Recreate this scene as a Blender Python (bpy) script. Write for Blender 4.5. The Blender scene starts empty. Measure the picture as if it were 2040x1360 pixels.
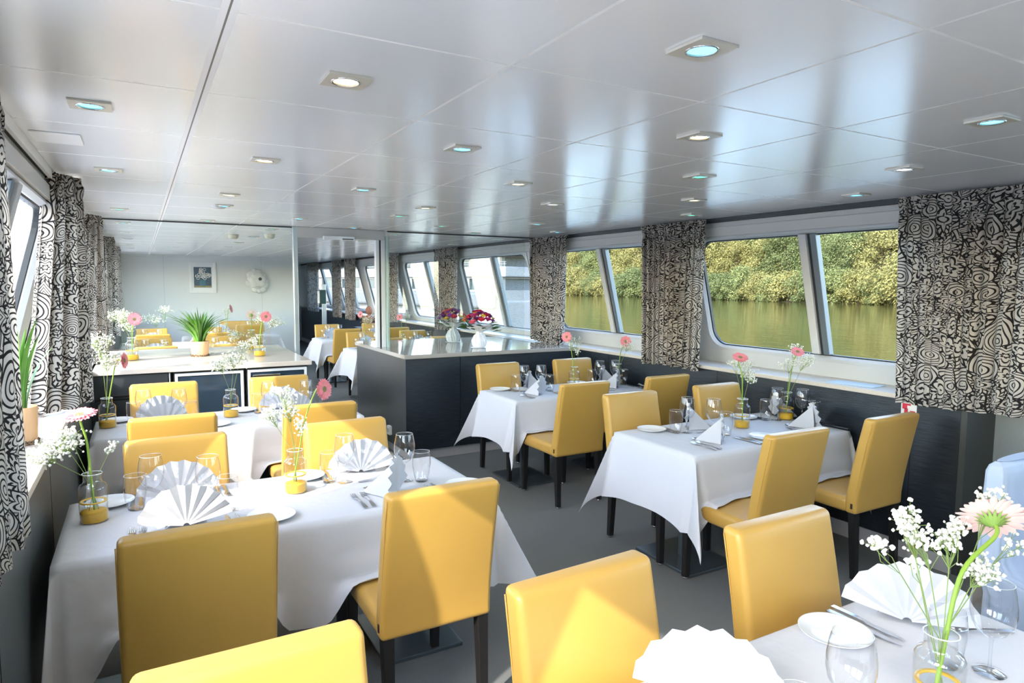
import bpy, bmesh, math, random
from math import sin, cos, pi, radians, sqrt, atan2, exp
from mathutils import Vector, Matrix, noise

S = bpy.context.scene
COL = S.collection

# ---------------------------------------------------------------- camera, world, sun, exposure
YAW, PITCH, ROLL, EYE = 0.51479, 0.08708, 0.00573, 1.70
fwd = Vector((sin(YAW)*cos(PITCH), cos(YAW)*cos(PITCH), -sin(PITCH)))
right = Vector((cos(YAW), -sin(YAW), 0))
upv = right.cross(fwd)
r2 = right*cos(ROLL) + upv*sin(ROLL)
u2 = upv*cos(ROLL) - right*sin(ROLL)
cd = bpy.data.cameras.new('camera')
cam = bpy.data.objects.new('camera', cd)
COL.objects.link(cam)
M = Matrix((r2, u2, -fwd)).transposed().to_4x4()
M.translation = (0, 0, EYE)
cam.matrix_world = M
cd.sensor_width = 36.0
cd.lens = 1306.2*36/2040
cd.clip_start = 0.05
cd.clip_end = 2000
S.camera = cam

SUN_DIR = Vector((1.0, 0.515, -0.785)).normalized()
W = bpy.data.worlds.new('world')
S.world = W
W.use_nodes = True
wn = W.node_tree
for n in list(wn.nodes):
    wn.nodes.remove(n)
wo = wn.nodes.new('ShaderNodeOutputWorld')
wb = wn.nodes.new('ShaderNodeBackground')
sky = wn.nodes.new('ShaderNodeTexSky')
sky.sky_type = 'NISHITA'
sky.sun_disc = False
sky.sun_elevation = radians(35)
sky.sun_rotation = atan2(-SUN_DIR.x, -SUN_DIR.y)
sky.air_density = 1.0
sky.dust_density = 1.0
sky.ozone_density = 1.0
wn.links.new(sky.outputs[0], wb.inputs[0])
wb.inputs[1].default_value = 1.0
wn.links.new(wb.outputs[0], wo.inputs[0])

sd = bpy.data.lights.new('sun', 'SUN')
sd.energy = 4.2
sd.angle = radians(0.6)
sd.color = (1.0, 0.94, 0.84)
so = bpy.data.objects.new('sun', sd)
COL.objects.link(so)
so.rotation_euler = SUN_DIR.to_track_quat('-Z', 'Y').to_euler()
so.location = (-30, -14, 30)

S.view_settings.view_transform = 'Standard'
S.view_settings.look = 'None'
S.view_settings.gamma = 1.0
S.view_settings.use_curve_mapping = False
S.view_settings.exposure = 1.02
SPOT_W = 3.2

cy = S.cycles
cy.max_bounces = 10
cy.diffuse_bounces = 5
cy.glossy_bounces = 4
cy.transmission_bounces = 6
cy.transparent_max_bounces = 24
cy.caustics_reflective = False
cy.caustics_refractive = False
cy.sample_clamp_indirect = 6.0
cy.use_denoising = True

# ---------------------------------------------------------------- node helpers
class NT:
    def __init__(s, name):
        s.m = bpy.data.materials.new(name)
        s.m.use_nodes = True
        s.t = s.m.node_tree
        for n in list(s.t.nodes):
            s.t.nodes.remove(n)
        s.out = s.t.nodes.new('ShaderNodeOutputMaterial')

    def n(s, typ, props=None, **ins):
        nd = s.t.nodes.new(typ)
        for k, v in (props or {}).items():
            setattr(nd, k, v)
        for k, v in ins.items():
            key = int(k[1:]) if k[0] == 'i' and k[1:].isdigit() else k.replace('_', ' ')
            sock = nd.inputs[key]
            if isinstance(v, bpy.types.NodeSocket):
                s.t.links.new(v, sock)
            else:
                sock.default_value = v
        return nd

    def math(s, op, a, b=None, c=None):
        nd = s.t.nodes.new('ShaderNodeMath')
        nd.operation = op
        for i, v in enumerate((a, b, c)):
            if v is None:
                continue
            if isinstance(v, bpy.types.NodeSocket):
                s.t.links.new(v, nd.inputs[i])
            else:
                nd.inputs[i].default_value = v
        return nd.outputs[0]

    def vmath(s, op, a, b=None):
        nd = s.t.nodes.new('ShaderNodeVectorMath')
        nd.operation = op
        for i, v in enumerate((a, b)):
            if v is None:
                continue
            if isinstance(v, bpy.types.NodeSocket):
                s.t.links.new(v, nd.inputs[i])
            else:
                nd.inputs[i].default_value = v
        return nd.outputs[0]

    def mix(s, f, a, b):
        nd = s.t.nodes.new('ShaderNodeMix')
        nd.data_type = 'RGBA'
        for sock, v in ((nd.inputs[0], f), (nd.inputs[6], a), (nd.inputs[7], b)):
            if isinstance(v, bpy.types.NodeSocket):
                s.t.links.new(v, sock)
            else:
                sock.default_value = v if not isinstance(v, tuple) or len(v) == 4 else (*v, 1)
        return nd.outputs[2]

    def obj(s):
        return s.n('ShaderNodeTexCoord').outputs['Object']

    def noise(s, vec, scale, detail=3, rough=0.5):
        return s.n('ShaderNodeTexNoise', None, Vector=vec, Scale=scale, Detail=detail, Roughness=rough).outputs[0]

    def scaled(s, vec, sc):
        return s.n('ShaderNodeMapping', None, Vector=vec, Scale=sc).outputs[0]

    def bump(s, h, strength, dist=0.01):
        return s.n('ShaderNodeBump', None, Height=h, Strength=strength, Distance=dist).outputs[0]

    def pbr(s, color, rough=0.5, metal=0.0, spec=0.5, normal=None, **kw):
        p = s.n('ShaderNodeBsdfPrincipled')
        def put(k, v):
            if isinstance(v, bpy.types.NodeSocket):
                s.t.links.new(v, p.inputs[k])
            else:
                p.inputs[k].default_value = (*v, 1) if isinstance(v, tuple) and len(v) == 3 and k not in () else v
        put('Base Color', color)
        put('Roughness', rough)
        put('Metallic', metal)
        put('Specular IOR Level', spec)
        if normal is not None:
            put('Normal', normal)
        for k, v in kw.items():
            put(k.replace('_', ' '), v)
        return p.outputs[0]

    def done(s, sh):
        s.t.links.new(sh, s.out.inputs[0])
        return s.m

def plain(name, color, rough=0.5, metal=0.0, spec=0.5, vary=0.0, vscale=20, bump=0.0, bscale=200, **kw):
    t = NT(name)
    c = color
    o = t.obj() if (vary or bump) else None
    if vary:
        f = t.noise(o, vscale, 4)
        c = t.mix(f, tuple(x*(1-vary) for x in color), tuple(min(1, x*(1+vary)) for x in color))
    nm = t.bump(t.noise(o, bscale, 3), bump, 0.002) if bump else None
    return t.done(t.pbr(c, rough, metal, spec, nm, **kw))

def thin_glass(name, tint=(1, 1, 1), rough=0.0, ior=1.5, boost=1.0, edge=0.0):
    t = NT(name)
    g = t.n('ShaderNodeNewGeometry')
    dt = t.n('ShaderNodeVectorMath', {'operation': 'DOT_PRODUCT'}, i0=g.outputs['Normal'], i1=g.outputs['Incoming']).outputs['Value']
    c1 = t.math('SUBTRACT', 1.0, t.math('ABSOLUTE', dt))
    r0 = ((ior-1)/(ior+1))**2
    fr = t.math('ADD', r0, t.math('MULTIPLY', 1-r0, t.math('POWER', c1, 5.0)))
    f = t.math('MULTIPLY', fr, boost)
    f = t.math('MINIMUM', f, 1.0)
    col = t.mix(t.math('MULTIPLY', t.math('POWER', c1, 3.0), edge), tuple(tint), tuple(x*0.30 for x in tint))
    a = t.n('ShaderNodeBsdfTransparent', None, Color=col).outputs[0]
    b = t.n('ShaderNodeBsdfGlossy', None, Color=(1, 1, 1, 1), Roughness=rough).outputs[0]
    mx = t.t.nodes.new('ShaderNodeMixShader')
    t.t.links.new(f, mx.inputs[0]); t.t.links.new(a, mx.inputs[1]); t.t.links.new(b, mx.inputs[2])
    return t.done(mx.outputs[0])

def emitter(name, color, strength):
    t = NT(name)
    return t.done(t.n('ShaderNodeEmission', None, Color=(*color, 1), Strength=strength).outputs[0])

M_ = {}
def mats():
    # leather of the chairs
    t = NT('gold_leather'); o = t.obj()
    f = t.noise(o, 6, 3)
    c = t.mix(f, (0.51, 0.298, 0.058), (0.57, 0.335, 0.067))
    b = t.bump(t.noise(o, 420, 2), 0.12, 0.001)
    M_['leather'] = t.done(t.pbr(c, 0.38, 0.0, 0.5, b, Sheen_Weight=0.06))
    M_['legwood'] = plain('dark_leg_wood', (0.012, 0.011, 0.011), 0.42)
    M_['chrome'] = plain('chrome', (0.78, 0.78, 0.8), 0.12, 1.0)
    M_['steel'] = plain('cutlery_steel', (0.62, 0.62, 0.64), 0.16, 1.0)
    M_['tag'] = plain('dark_tag', (0.03, 0.02, 0.012), 0.5)
    # linen
    t = NT('white_linen'); o = t.obj()
    h = t.math('ADD', t.noise(o, 5, 3), t.math('MULTIPLY', t.noise(o, 18, 2), 0.25))
    b = t.bump(h, 0.35, 0.02)
    M_['linen'] = t.done(t.pbr((0.645, 0.65, 0.665), 0.85, 0, 0.2, b))
    M_['napkin'] = plain('napkin_linen', (0.56, 0.565, 0.585), 0.85, 0, 0.2)
    M_['china'] = plain('white_china', (0.82, 0.84, 0.83), 0.12, 0, 0.5)
    M_['glass'] = thin_glass('clear_glassware', (0.975, 0.98, 0.985), 0.0, 1.5, 1.6, 0.75)
    M_['vase'] = thin_glass('vase_glass', (0.965, 0.98, 0.975), 0.0, 1.5, 1.6, 0.75)
    M_['pane'] = thin_glass('window_pane', (0.985, 0.99, 0.99), 0.0, 1.45, 0.35)
    M_['screen'] = thin_glass('screen_pane', (0.96, 0.985, 0.975), 0.0, 1.5, 1.6)
    M_['sand'] = plain('yellow_deco_sand', (1.0, 0.48, 0.010), 0.6, vary=0.3, vscale=240)
    M_['waterlens'] = thin_glass('vase_water', (0.95, 0.97, 0.97), 0.0, 1.33, 1.2)
    M_['ring'] = plain('yellow_water_ring', (0.86, 0.50, 0.03), 0.25)
    M_['stem'] = plain('green_stem', (0.26, 0.42, 0.05), 0.5)
    M_['twig'] = plain('thin_green_twig', (0.24, 0.34, 0.09), 0.6)
    M_['blossom'] = plain('white_blossom', (0.80, 0.80, 0.73), 0.8, 0, 0.2)
    M_['petal'] = plain('pink_petal', (0.84, 0.27, 0.31), 0.6, vary=0.25, vscale=60)
    M_['petalpale'] = plain('pale_pink_petal', (0.86, 0.58, 0.55), 0.6, vary=0.2, vscale=40)
    M_['eye'] = plain('gerbera_eye', (0.28, 0.26, 0.12), 0.8, vary=0.5, vscale=300)
    M_['calyx'] = plain('green_calyx', (0.22, 0.36, 0.07), 0.6)
    M_['leaf'] = plain('plant_leaf', (0.10, 0.26, 0.035), 0.45, vary=0.4, vscale=15)
    M_['darkleaf'] = plain('bouquet_leaf', (0.05, 0.15, 0.03), 0.5, vary=0.4, vscale=30)
    # pots
    t = NT('tan_bamboo_pot'); o = t.obj()
    f = t.noise(t.scaled(o, (1, 1, 0.08)), 60, 3)
    M_['pot'] = t.done(t.pbr(t.mix(f, (0.62, 0.34, 0.16), (0.80, 0.52, 0.30)), 0.5, 0, 0.4))
    M_['gravel'] = plain('pot_soil', (0.14, 0.09, 0.05), 0.9, vary=0.5, vscale=150)
    # dark horizontal grain veneer
    t = NT('anthracite_veneer'); o = t.obj()
    f = t.noise(t.scaled(o, (2.5, 2.5, 70)), 3.0, 6, 0.65)
    c = t.mix(t.math('MULTIPLY', t.math('SUBTRACT', f, 0.3), 2.2), (0.004, 0.006, 0.009), (0.034, 0.046, 0.060))
    M_['veneer'] = t.done(t.pbr(c, 0.30, 0, 0.5, t.bump(f, 0.5, 0.003)))
    M_['veneer_left_lit'] = plain('grey_green_dado_lit', (0.060, 0.070, 0.070), 0.42, vary=0.2, vscale=5, bump=0.2, bscale=60)  # grey-green left dado, lightened to stand in for the light it catches
    M_['gap'] = plain('shadow_gap', (0.006, 0.006, 0.007), 0.7)
    M_['stone'] = plain('beige_composite_top', (0.66, 0.59, 0.51), 0.13, 0, 0.5, vary=0.05, vscale=90)
    M_['stone_dark_reflection'] = plain('worktop_painted_reflection', (0.40, 0.37, 0.33), 0.06, 0, 0.6, vary=0.05, vscale=90)  # right worktop: base darkened to stand in for dark reflections
    M_['sill'] = plain('beige_sill', (0.62, 0.56, 0.49), 0.3, 0, 0.5, vary=0.05, vscale=60)
    M_['plinth'] = plain('brushed_plinth', (0.60, 0.60, 0.60), 0.38, 0.15)
    M_['hull'] = plain('wall_white_panel', (0.62, 0.635, 0.64), 0.45)
    M_['header'] = plain('header_grey', (0.56, 0.555, 0.53), 0.42)
    M_['frame'] = plain('window_frame_white', (0.60, 0.62, 0.635), 0.32, 0, 0.5)
    M_['alu'] = plain('brushed_aluminium', (0.55, 0.60, 0.62), 0.32, 0.85)
    M_['rubber'] = plain('dark_seal', (0.02, 0.024, 0.028), 0.45)
    # ceiling tiles
    t = NT('ceiling_metal_tiles'); o = t.obj()
    sx = t.n('ShaderNodeSeparateXYZ', None, Vector=o)
    def lines(ax, off, pitch, wid):
        a = t.math('DIVIDE', t.math('SUBTRACT', ax, off), pitch)
        fr = t.math('FRACT', t.math('ADD', a, 0.5))
        d = t.math('MULTIPLY', t.math('ABSOLUTE', t.math('SUBTRACT', fr, 0.5)), pitch)
        return t.math('LESS_THAN', d, wid), d
    l1, _ = lines(sx.outputs[0], 0.178, 0.657, 0.0052)
    l2, _ = lines(sx.outputs[1], 1.490, 0.657, 0.0045)
    d0 = t.math('ABSOLUTE', t.math('SUBTRACT', sx.outputs[0], 0.178))
    wide = t.math('LESS_THAN', d0, 0.017)
    core = t.math('LESS_THAN', d0, 0.0022)
    ln = t.math('MAXIMUM', t.math('MAXIMUM', l1, l2), wide)
    big = t.noise(o, 0.7, 2)
    basec = t.mix(big, (0.85, 0.865, 0.885), (0.88, 0.895, 0.91))
    c = t.mix(ln, basec, (0.92, 0.92, 0.92))
    c = t.mix(core, c, (0.16, 0.15, 0.14))
    vr = t.n('ShaderNodeTexVoronoi', None, Vector=o, Scale=230.0).outputs[0]
    rg = t.math('ADD', 0.20, t.math('MULTIPLY', ln, 0.3))
    M_['ceiling'] = t.done(t.pbr(c, rg, 0.10, 0.9, t.bump(vr, 0.04, 0.001)))
    # carpet
    t = NT('grey_carpet'); o = t.obj()
    f = t.noise(o, 260, 3); g = t.noise(t.scaled(o, (6, 22, 1)), 1.5, 3)
    c = t.mix(f, (0.115, 0.122, 0.120), (0.24, 0.25, 0.245))
    c = t.mix(t.math('MULTIPLY', g, 0.5), c, (0.205, 0.213, 0.208))
    M_['carpet'] = t.done(t.pbr(c, 0.95, 0, 0.1, t.bump(f, 0.6, 0.004)))
    t = NT('grey_textile_wall'); o = t.obj()
    f = t.noise(t.scaled(o, (60, 60, 240)), 3, 3)
    M_['textile'] = t.done(t.pbr(t.mix(f, (0.20, 0.22, 0.21), (0.38, 0.40, 0.385)), 0.95, 0, 0.1, t.bump(f, 0.5, 0.003)))
    M_['white_wall'] = plain('painted_bulkhead', (0.74, 0.75, 0.73), 0.4)
    M_['white_plastic'] = plain('white_plastic', (0.86, 0.87, 0.86), 0.35)
    M_['cover'] = plain('pale_chair_cover', (0.46, 0.54, 0.66), 0.7)
    M_['wrap'] = plain('wrapping_paper', (0.80, 0.80, 0.81), 0.35, 0, 0.5)
    M_['film'] = thin_glass('clear_film', (0.97, 0.98, 0.98), 0.05, 1.45, 1.6)
    M_['clay'] = plain('terracotta', (0.30, 0.12, 0.07), 0.6, vary=0.25, vscale=30)
    M_['fridge'] = plain('cabinet_glass', (0.018, 0.035, 0.055), 0.08, 0, 0.6)
    M_['whiteframe'] = plain('fridge_frame', (0.72, 0.74, 0.76), 0.4)
    M_['black'] = plain('black_plastic', (0.012, 0.012, 0.013), 0.4)
    M_['green_box'] = plain('dark_green_box', (0.012, 0.05, 0.045), 0.4)
    M_['lampplate'] = plain('spot_plate', (0.66, 0.62, 0.53), 0.35, 0.3)
    M_['sign_red'] = plain('sign_red', (0.62, 0.02, 0.05), 0.4)
    M_['sign_white'] = plain('sign_white', (0.80, 0.78, 0.74), 0.4)
    M_['ceramic'] = plain('white_ceramic', (0.76, 0.76, 0.74), 0.4)
    M_['booklet'] = plain('booklet_cover', (0.55, 0.68, 0.76), 0.4)
    M_['picture_frame'] = plain('white_picture_frame', (0.88, 0.88, 0.87), 0.4)
    for k, col in dict(red=(0.62, 0.02, 0.06), magenta=(0.55, 0.03, 0.22), purple=(0.14, 0.015, 0.16), orange=(0.80, 0.28, 0.08),
                       yellow=(0.80, 0.55, 0.05), violet=(0.30, 0.06, 0.42), rose=(0.75, 0.12, 0.18)).items():
        M_['fl_'+k] = plain('bouquet_'+k, col, 0.6, vary=0.3, vscale=80)
    # spots
    M_['em_blue'] = emitter('spot_blue', (0.12, 0.62, 0.95), 2.6)
    M_['em_warm'] = emitter('spot_warm', (1.0, 0.80, 0.45), 3.0)
    M_['em_teal'] = emitter('spot_teal', (0.10, 0.80, 0.55), 1.6)
    M_['em_white'] = emitter('spot_white', (0.95, 0.97, 1.0), 2.2)
    # printed curtain
    t = NT('printed_curtain')
    uv = t.n('ShaderNodeTexCoord').outputs['UV']
    nz = t.n('ShaderNodeTexNoise', None, Vector=uv, Scale=3.0, Detail=1.0).outputs[1]
    off = t.vmath('MULTIPLY', t.vmath('SUBTRACT', nz, (0.5, 0.5, 0.5)), (0.16, 0.16, 0))
    p = t.vmath('ADD', uv, off)
    v = t.n('ShaderNodeTexVoronoi', {'voronoi_dimensions': '2D'}, Vector=p, Scale=8.0, Randomness=0.9)
    ve = t.n('ShaderNodeTexVoronoi', {'voronoi_dimensions': '2D', 'feature': 'DISTANCE_TO_EDGE'}, Vector=p, Scale=8.0, Randomness=0.9).outputs[0]
    d = t.vmath('SUBTRACT', p, v.outputs['Position'])
    ds = t.n('ShaderNodeSeparateXYZ', None, Vector=d)
    r = t.math('MULTIPLY', v.outputs['Distance'], 1.0)
    th = t.math('ARCTAN2', ds.outputs[1], ds.outputs[0])
    cs = t.n('ShaderNodeSeparateColor', None, Color=v.outputs['Color'])
    npet = t.math('ADD', t.math('FLOOR', t.math('MULTIPLY', cs.outputs[0], 4.0)), 4.0)
    pet = t.math('ABSOLUTE', t.math('COSINE', t.math('MULTIPLY', th, t.math('MULTIPLY', npet, 0.5))))
    isfl = t.math('GREATER_THAN', cs.outputs[1], 0.35)
    amp = t.math('MULTIPLY', isfl, 0.42)
    rr = t.math('MULTIPLY', r, t.math('SUBTRACT', 1.0, t.math('MULTIPLY', pet, amp)))
    freq = t.math('ADD', 38.0, t.math('MULTIPLY', cs.outputs[2], 26.0))
    ring = t.math('SINE', t.math('ADD', t.math('MULTIPLY', rr, freq), t.math('MULTIPLY', cs.outputs[0], 6.0)))
    dark = t.math('GREATER_THAN', ring, 0.5)
    band = t.math('MULTIPLY', t.math('GREATER_THAN', rr, 0.30), t.math('LESS_THAN', rr, 0.46))
    hat = t.math('GREATER_THAN', t.math('SINE', t.math('MULTIPLY', th, 24.0)), 0.3)
    dark = t.math('MAXIMUM', dark, t.math('MULTIPLY', t.math('MULTIPLY', band, hat), isfl))
    dark = t.math('MAXIMUM', dark, t.math('LESS_THAN', ve, 0.022))
    c = t.mix(dark, (0.52, 0.48, 0.43), (0.022, 0.020, 0.020))
    df = t.pbr(c, 0.85, 0, 0.15, t.bump(t.noise(uv, 90, 2), 0.15, 0.003))
    tr = t.n('ShaderNodeBsdfTranslucent', None, Color=c).outputs[0]
    mx = t.t.nodes.new('ShaderNodeMixShader'); mx.inputs[0].default_value = 0.22
    t.t.links.new(df, mx.inputs[1]); t.t.links.new(tr, mx.inputs[2])
    M_['curtain'] = t.done(mx.outputs[0])
    # outdoors
    t = NT('tree_leaves'); o = t.obj()
    oi = t.n('ShaderNodeObjectInfo').outputs['Random']
    f = t.noise(o, 0.45, 3)
    g1 = t.mix(f, (0.075, 0.105, 0.036), (0.195, 0.205, 0.075))
    g2 = t.mix(f, (0.110, 0.118, 0.038), (0.255, 0.228, 0.080))
    g3 = t.mix(f, (0.055, 0.085, 0.030), (0.140, 0.155, 0.058))
    rp = t.math('FRACT', t.math('MULTIPLY', oi, 7.31))
    c = t.mix(t.math('GREATER_THAN', rp, 0.40), g1, g2)
    c = t.mix(t.math('GREATER_THAN', rp, 0.82), c, g3)
    df = t.pbr(c, 0.7, 0, 0.2)
    tr = t.n('ShaderNodeBsdfTranslucent', None, Color=c).outputs[0]
    mx = t.t.nodes.new('ShaderNodeMixShader'); mx.inputs[0].default_value = 0.3
    t.t.links.new(df, mx.inputs[1]); t.t.links.new(tr, mx.inputs[2])
    M_['tree'] = t.done(mx.outputs[0])
    M_['bark'] = plain('tree_bark', (0.09, 0.06, 0.04), 0.9)
    M_['bank'] = plain('bank_soil', (0.10, 0.085, 0.03), 0.95, vary=0.5, vscale=0.4)
    t = NT('river_water'); o = t.obj()
    f = t.math('ADD', t.noise(t.scaled(o, (1.0, 0.35, 1)), 1.6, 3), t.math('MULTIPLY', t.noise(t.scaled(o, (1, 0.4, 1)), 0.25, 2), 1.5))
    M_['water'] = t.done(t.pbr((0.042, 0.040, 0.010), 0.05, 0, 0.5, t.bump(f, 0.10, 0.25)))
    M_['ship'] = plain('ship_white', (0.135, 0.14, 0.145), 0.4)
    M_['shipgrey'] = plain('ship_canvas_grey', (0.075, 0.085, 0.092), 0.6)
    M_['shipglass'] = plain('ship_window', (0.018, 0.034, 0.038), 0.25, 0, 0.6)
mats()

# ---------------------------------------------------------------- mesh helpers
class MB:
    def __init__(s):
        s.v = []; s.f = []; s.uv = None
    def add(s, vs, fs):
        b = len(s.v)
        s.v += [tuple(p) for p in vs]
        s.f += [tuple(i+b for i in f) for f in fs]
        return s
    def box(s, x0, x1, y0, y1, z0, z1, rot=None, org=None):
        vs = [Vector((x, y, z)) for z in (z0, z1) for y in (y0, y1) for x in (x0, x1)]
        if rot is not None:
            o = Vector(org or (0, 0, 0))
            vs = [rot @ (p-o) + o for p in vs]
        return s.add(vs, [(0, 2, 3, 1), (4, 5, 7, 6), (0, 1, 5, 4), (2, 6, 7, 3), (0, 4, 6, 2), (1, 3, 7, 5)])
    def tube(s, pts, rad, n=8, cap=True):
        pts = [Vector(p) for p in pts]
        rad = rad if isinstance(rad, (list, tuple)) else [rad]*len(pts)
        vs = []; fs = []
        ref = None
        for i, p in enumerate(pts):
            t = (pts[min(i+1, len(pts)-1)] - pts[max(i-1, 0)])
            t = t.normalized() if t.length > 1e-9 else Vector((0, 0, 1))
            if ref is None:
                ref = t.orthogonal().normalized()
            a = (ref - t*ref.dot(t))
            a = a.normalized() if a.length > 1e-6 else t.orthogonal().normalized()
            ref = a
            b = t.cross(a)
            for k in range(n):
                w = 2*pi*k/n
                vs.append(p + (a*cos(w)+b*sin(w))*rad[i])
        for i in range(len(pts)-1):
            for k in range(n):
                fs.append((i*n+k, i*n+(k+1) % n, (i+1)*n+(k+1) % n, (i+1)*n+k))
        if cap:
            fs.append(tuple(range(n-1, -1, -1)))
            e = (len(pts)-1)*n
            fs.append(tuple(range(e, e+n)))
        return s.add(vs, fs)
    def lathe(s, prof, n=24, c=(0, 0, 0)):
        vs = []; fs = []
        for r, z in prof:
            for k in range(n):
                w = 2*pi*k/n
                vs.append((c[0]+r*cos(w), c[1]+r*sin(w), c[2]+z))
        for i in range(len(prof)-1):
            for k in range(n):
                fs.append((i*n+k, i*n+(k+1) % n, (i+1)*n+(k+1) % n, (i+1)*n+k))
        if prof[0][0] > 1e-5 and False:
            fs.append(tuple(range(n)))
        return s.add(vs, fs)
    def disc(s, r, z, n=24, c=(0, 0)):
        return s.add([(c[0]+r*cos(2*pi*k/n), c[1]+r*sin(2*pi*k/n), z) for k in range(n)], [tuple(range(n))])
    def grid(s, fn, nu, nv):
        vs = [fn(i/nu, j/nv) for j in range(nv+1) for i in range(nu+1)]
        fs = [(j*(nu+1)+i, j*(nu+1)+i+1, (j+1)*(nu+1)+i+1, (j+1)*(nu+1)+i) for j in range(nv) for i in range(nu)]
        return s.add(vs, fs)
    def blob(s, c, r, sub=1, jit=0.0, rng=random, sc=(1, 1, 1)):
        vs, fs = ICO[sub]
        return s.add([(c[0]+p[0]*r*sc[0]*(1+rng.uniform(-jit, jit)), c[1]+p[1]*r*sc[1]*(1+rng.uniform(-jit, jit)), c[2]+p[2]*r*sc[2]*(1+rng.uniform(-jit, jit))) for p in vs], fs)
    def mesh(s, name, mat, smooth=False, bevel=0.0, seg=2, uvs=None, auto=None):
        me = bpy.data.meshes.new(name)
        me.from_pydata(s.v, [], s.f)
        if uvs is not None:
            l = me.uv_layers.new(name='UVMap')
            for lp in me.loops:
                l.data[lp.index].uv = uvs[lp.vertex_index]
        bm = bmesh.new(); bm.from_mesh(me)
        if uvs is None:
            bmesh.ops.recalc_face_normals(bm, faces=bm.faces)
        if bevel:
            es = [e for e in bm.edges if len(e.link_faces) == 2 and e.calc_face_angle(0) > 0.6]
            bmesh.ops.bevel(bm, geom=es, offset=bevel, segments=seg, affect='EDGES', profile=0.5)
        for f in bm.faces:
            f.smooth = smooth
        if auto:
            for e in bm.edges:
                e.smooth = not (len(e.link_faces) == 2 and e.calc_face_angle(0) > auto)
        bm.to_mesh(me); bm.free()
        me.materials.append(mat)
        return me

ICO = {}
for sub in (1, 2, 3):
    bm = bmesh.new(); bmesh.ops.create_icosphere(bm, subdivisions=sub, radius=1)
    ICO[sub] = ([v.co.copy() for v in bm.verts], [tuple(v.index for v in f.verts) for f in bm.faces])
    bm.free()

CACHE = {}
def cached(key, fn):
    if key not in CACHE:
        CACHE[key] = fn()
    return CACHE[key]

def link(name, me, parent=None, loc=None, rot=None):
    o = bpy.data.objects.new(name, me)
    COL.objects.link(o)
    if parent is not None:
        o.parent = parent
    if loc is not None:
        o.location = loc
    if rot is not None:
        o.rotation_euler = rot
    return o

def tag(o, label, cat, group=None):
    o['label'] = label; o['category'] = cat
    if group:
        o['group'] = group
    return o

def thing(name, label, cat, loc=(0, 0, 0), rz=0, group=None):
    o = bpy.data.objects.new(name, None)
    COL.objects.link(o)
    o.empty_display_size = 0.05
    o.location = loc; o.rotation_euler = (0, 0, rz)
    return tag(o, label, cat, group)

def struct(name, me, label=None, parent=None):
    o = link(name, me, parent)
    if parent is None:
        o['kind'] = 'structure'
        if label:
            o['label'] = label
    return o

def boxes(lst):
    b = MB()
    for q in lst:
        b.box(*q)
    return b
def lerp(a, b, t):
    return a+(b-a)*t
def sstep(a, b, x):
    t = max(0.0, min(1.0, (x-a)/(b-a)))
    return t*t*(3-2*t)
# ---------------------------------------------------------------- the setting
H = 2.25
RX, LX = 4.13, -0.36
YB, YF = -3.2, 20.0
def wx(side, z):
    x = 4.16 + (2.1-min(z, 2.1))*0.258
    return x if side > 0 else 3.77-x

struct('floor', boxes([(-0.8, 4.55, YB, YF, -0.06, 0.0)]).mesh('floor', M_['carpet']), 'dark grey carpet between the tables')
struct('ceiling', boxes([(-0.372, 4.142, YB, YF, H, H+0.05)]).mesh('ceiling', M_['ceiling']), 'glossy grey metal tile ceiling')
struct('roof', boxes([(-0.8, 4.57, YB, YF, H+0.06, H+0.12)]).mesh('roof', M_['header']))

WIN = {1: [2.17+2.42*k for k in range(-2, 7)], -1: [2.17+2.42*k for k in range(-2, 5)]}
WLEN, ZB0, ZT = 2.02, 1.145, 2.09
ZB = 1.05
def zb_of(y):
    return ZB0 if y < 6.8 else 1.07

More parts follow.
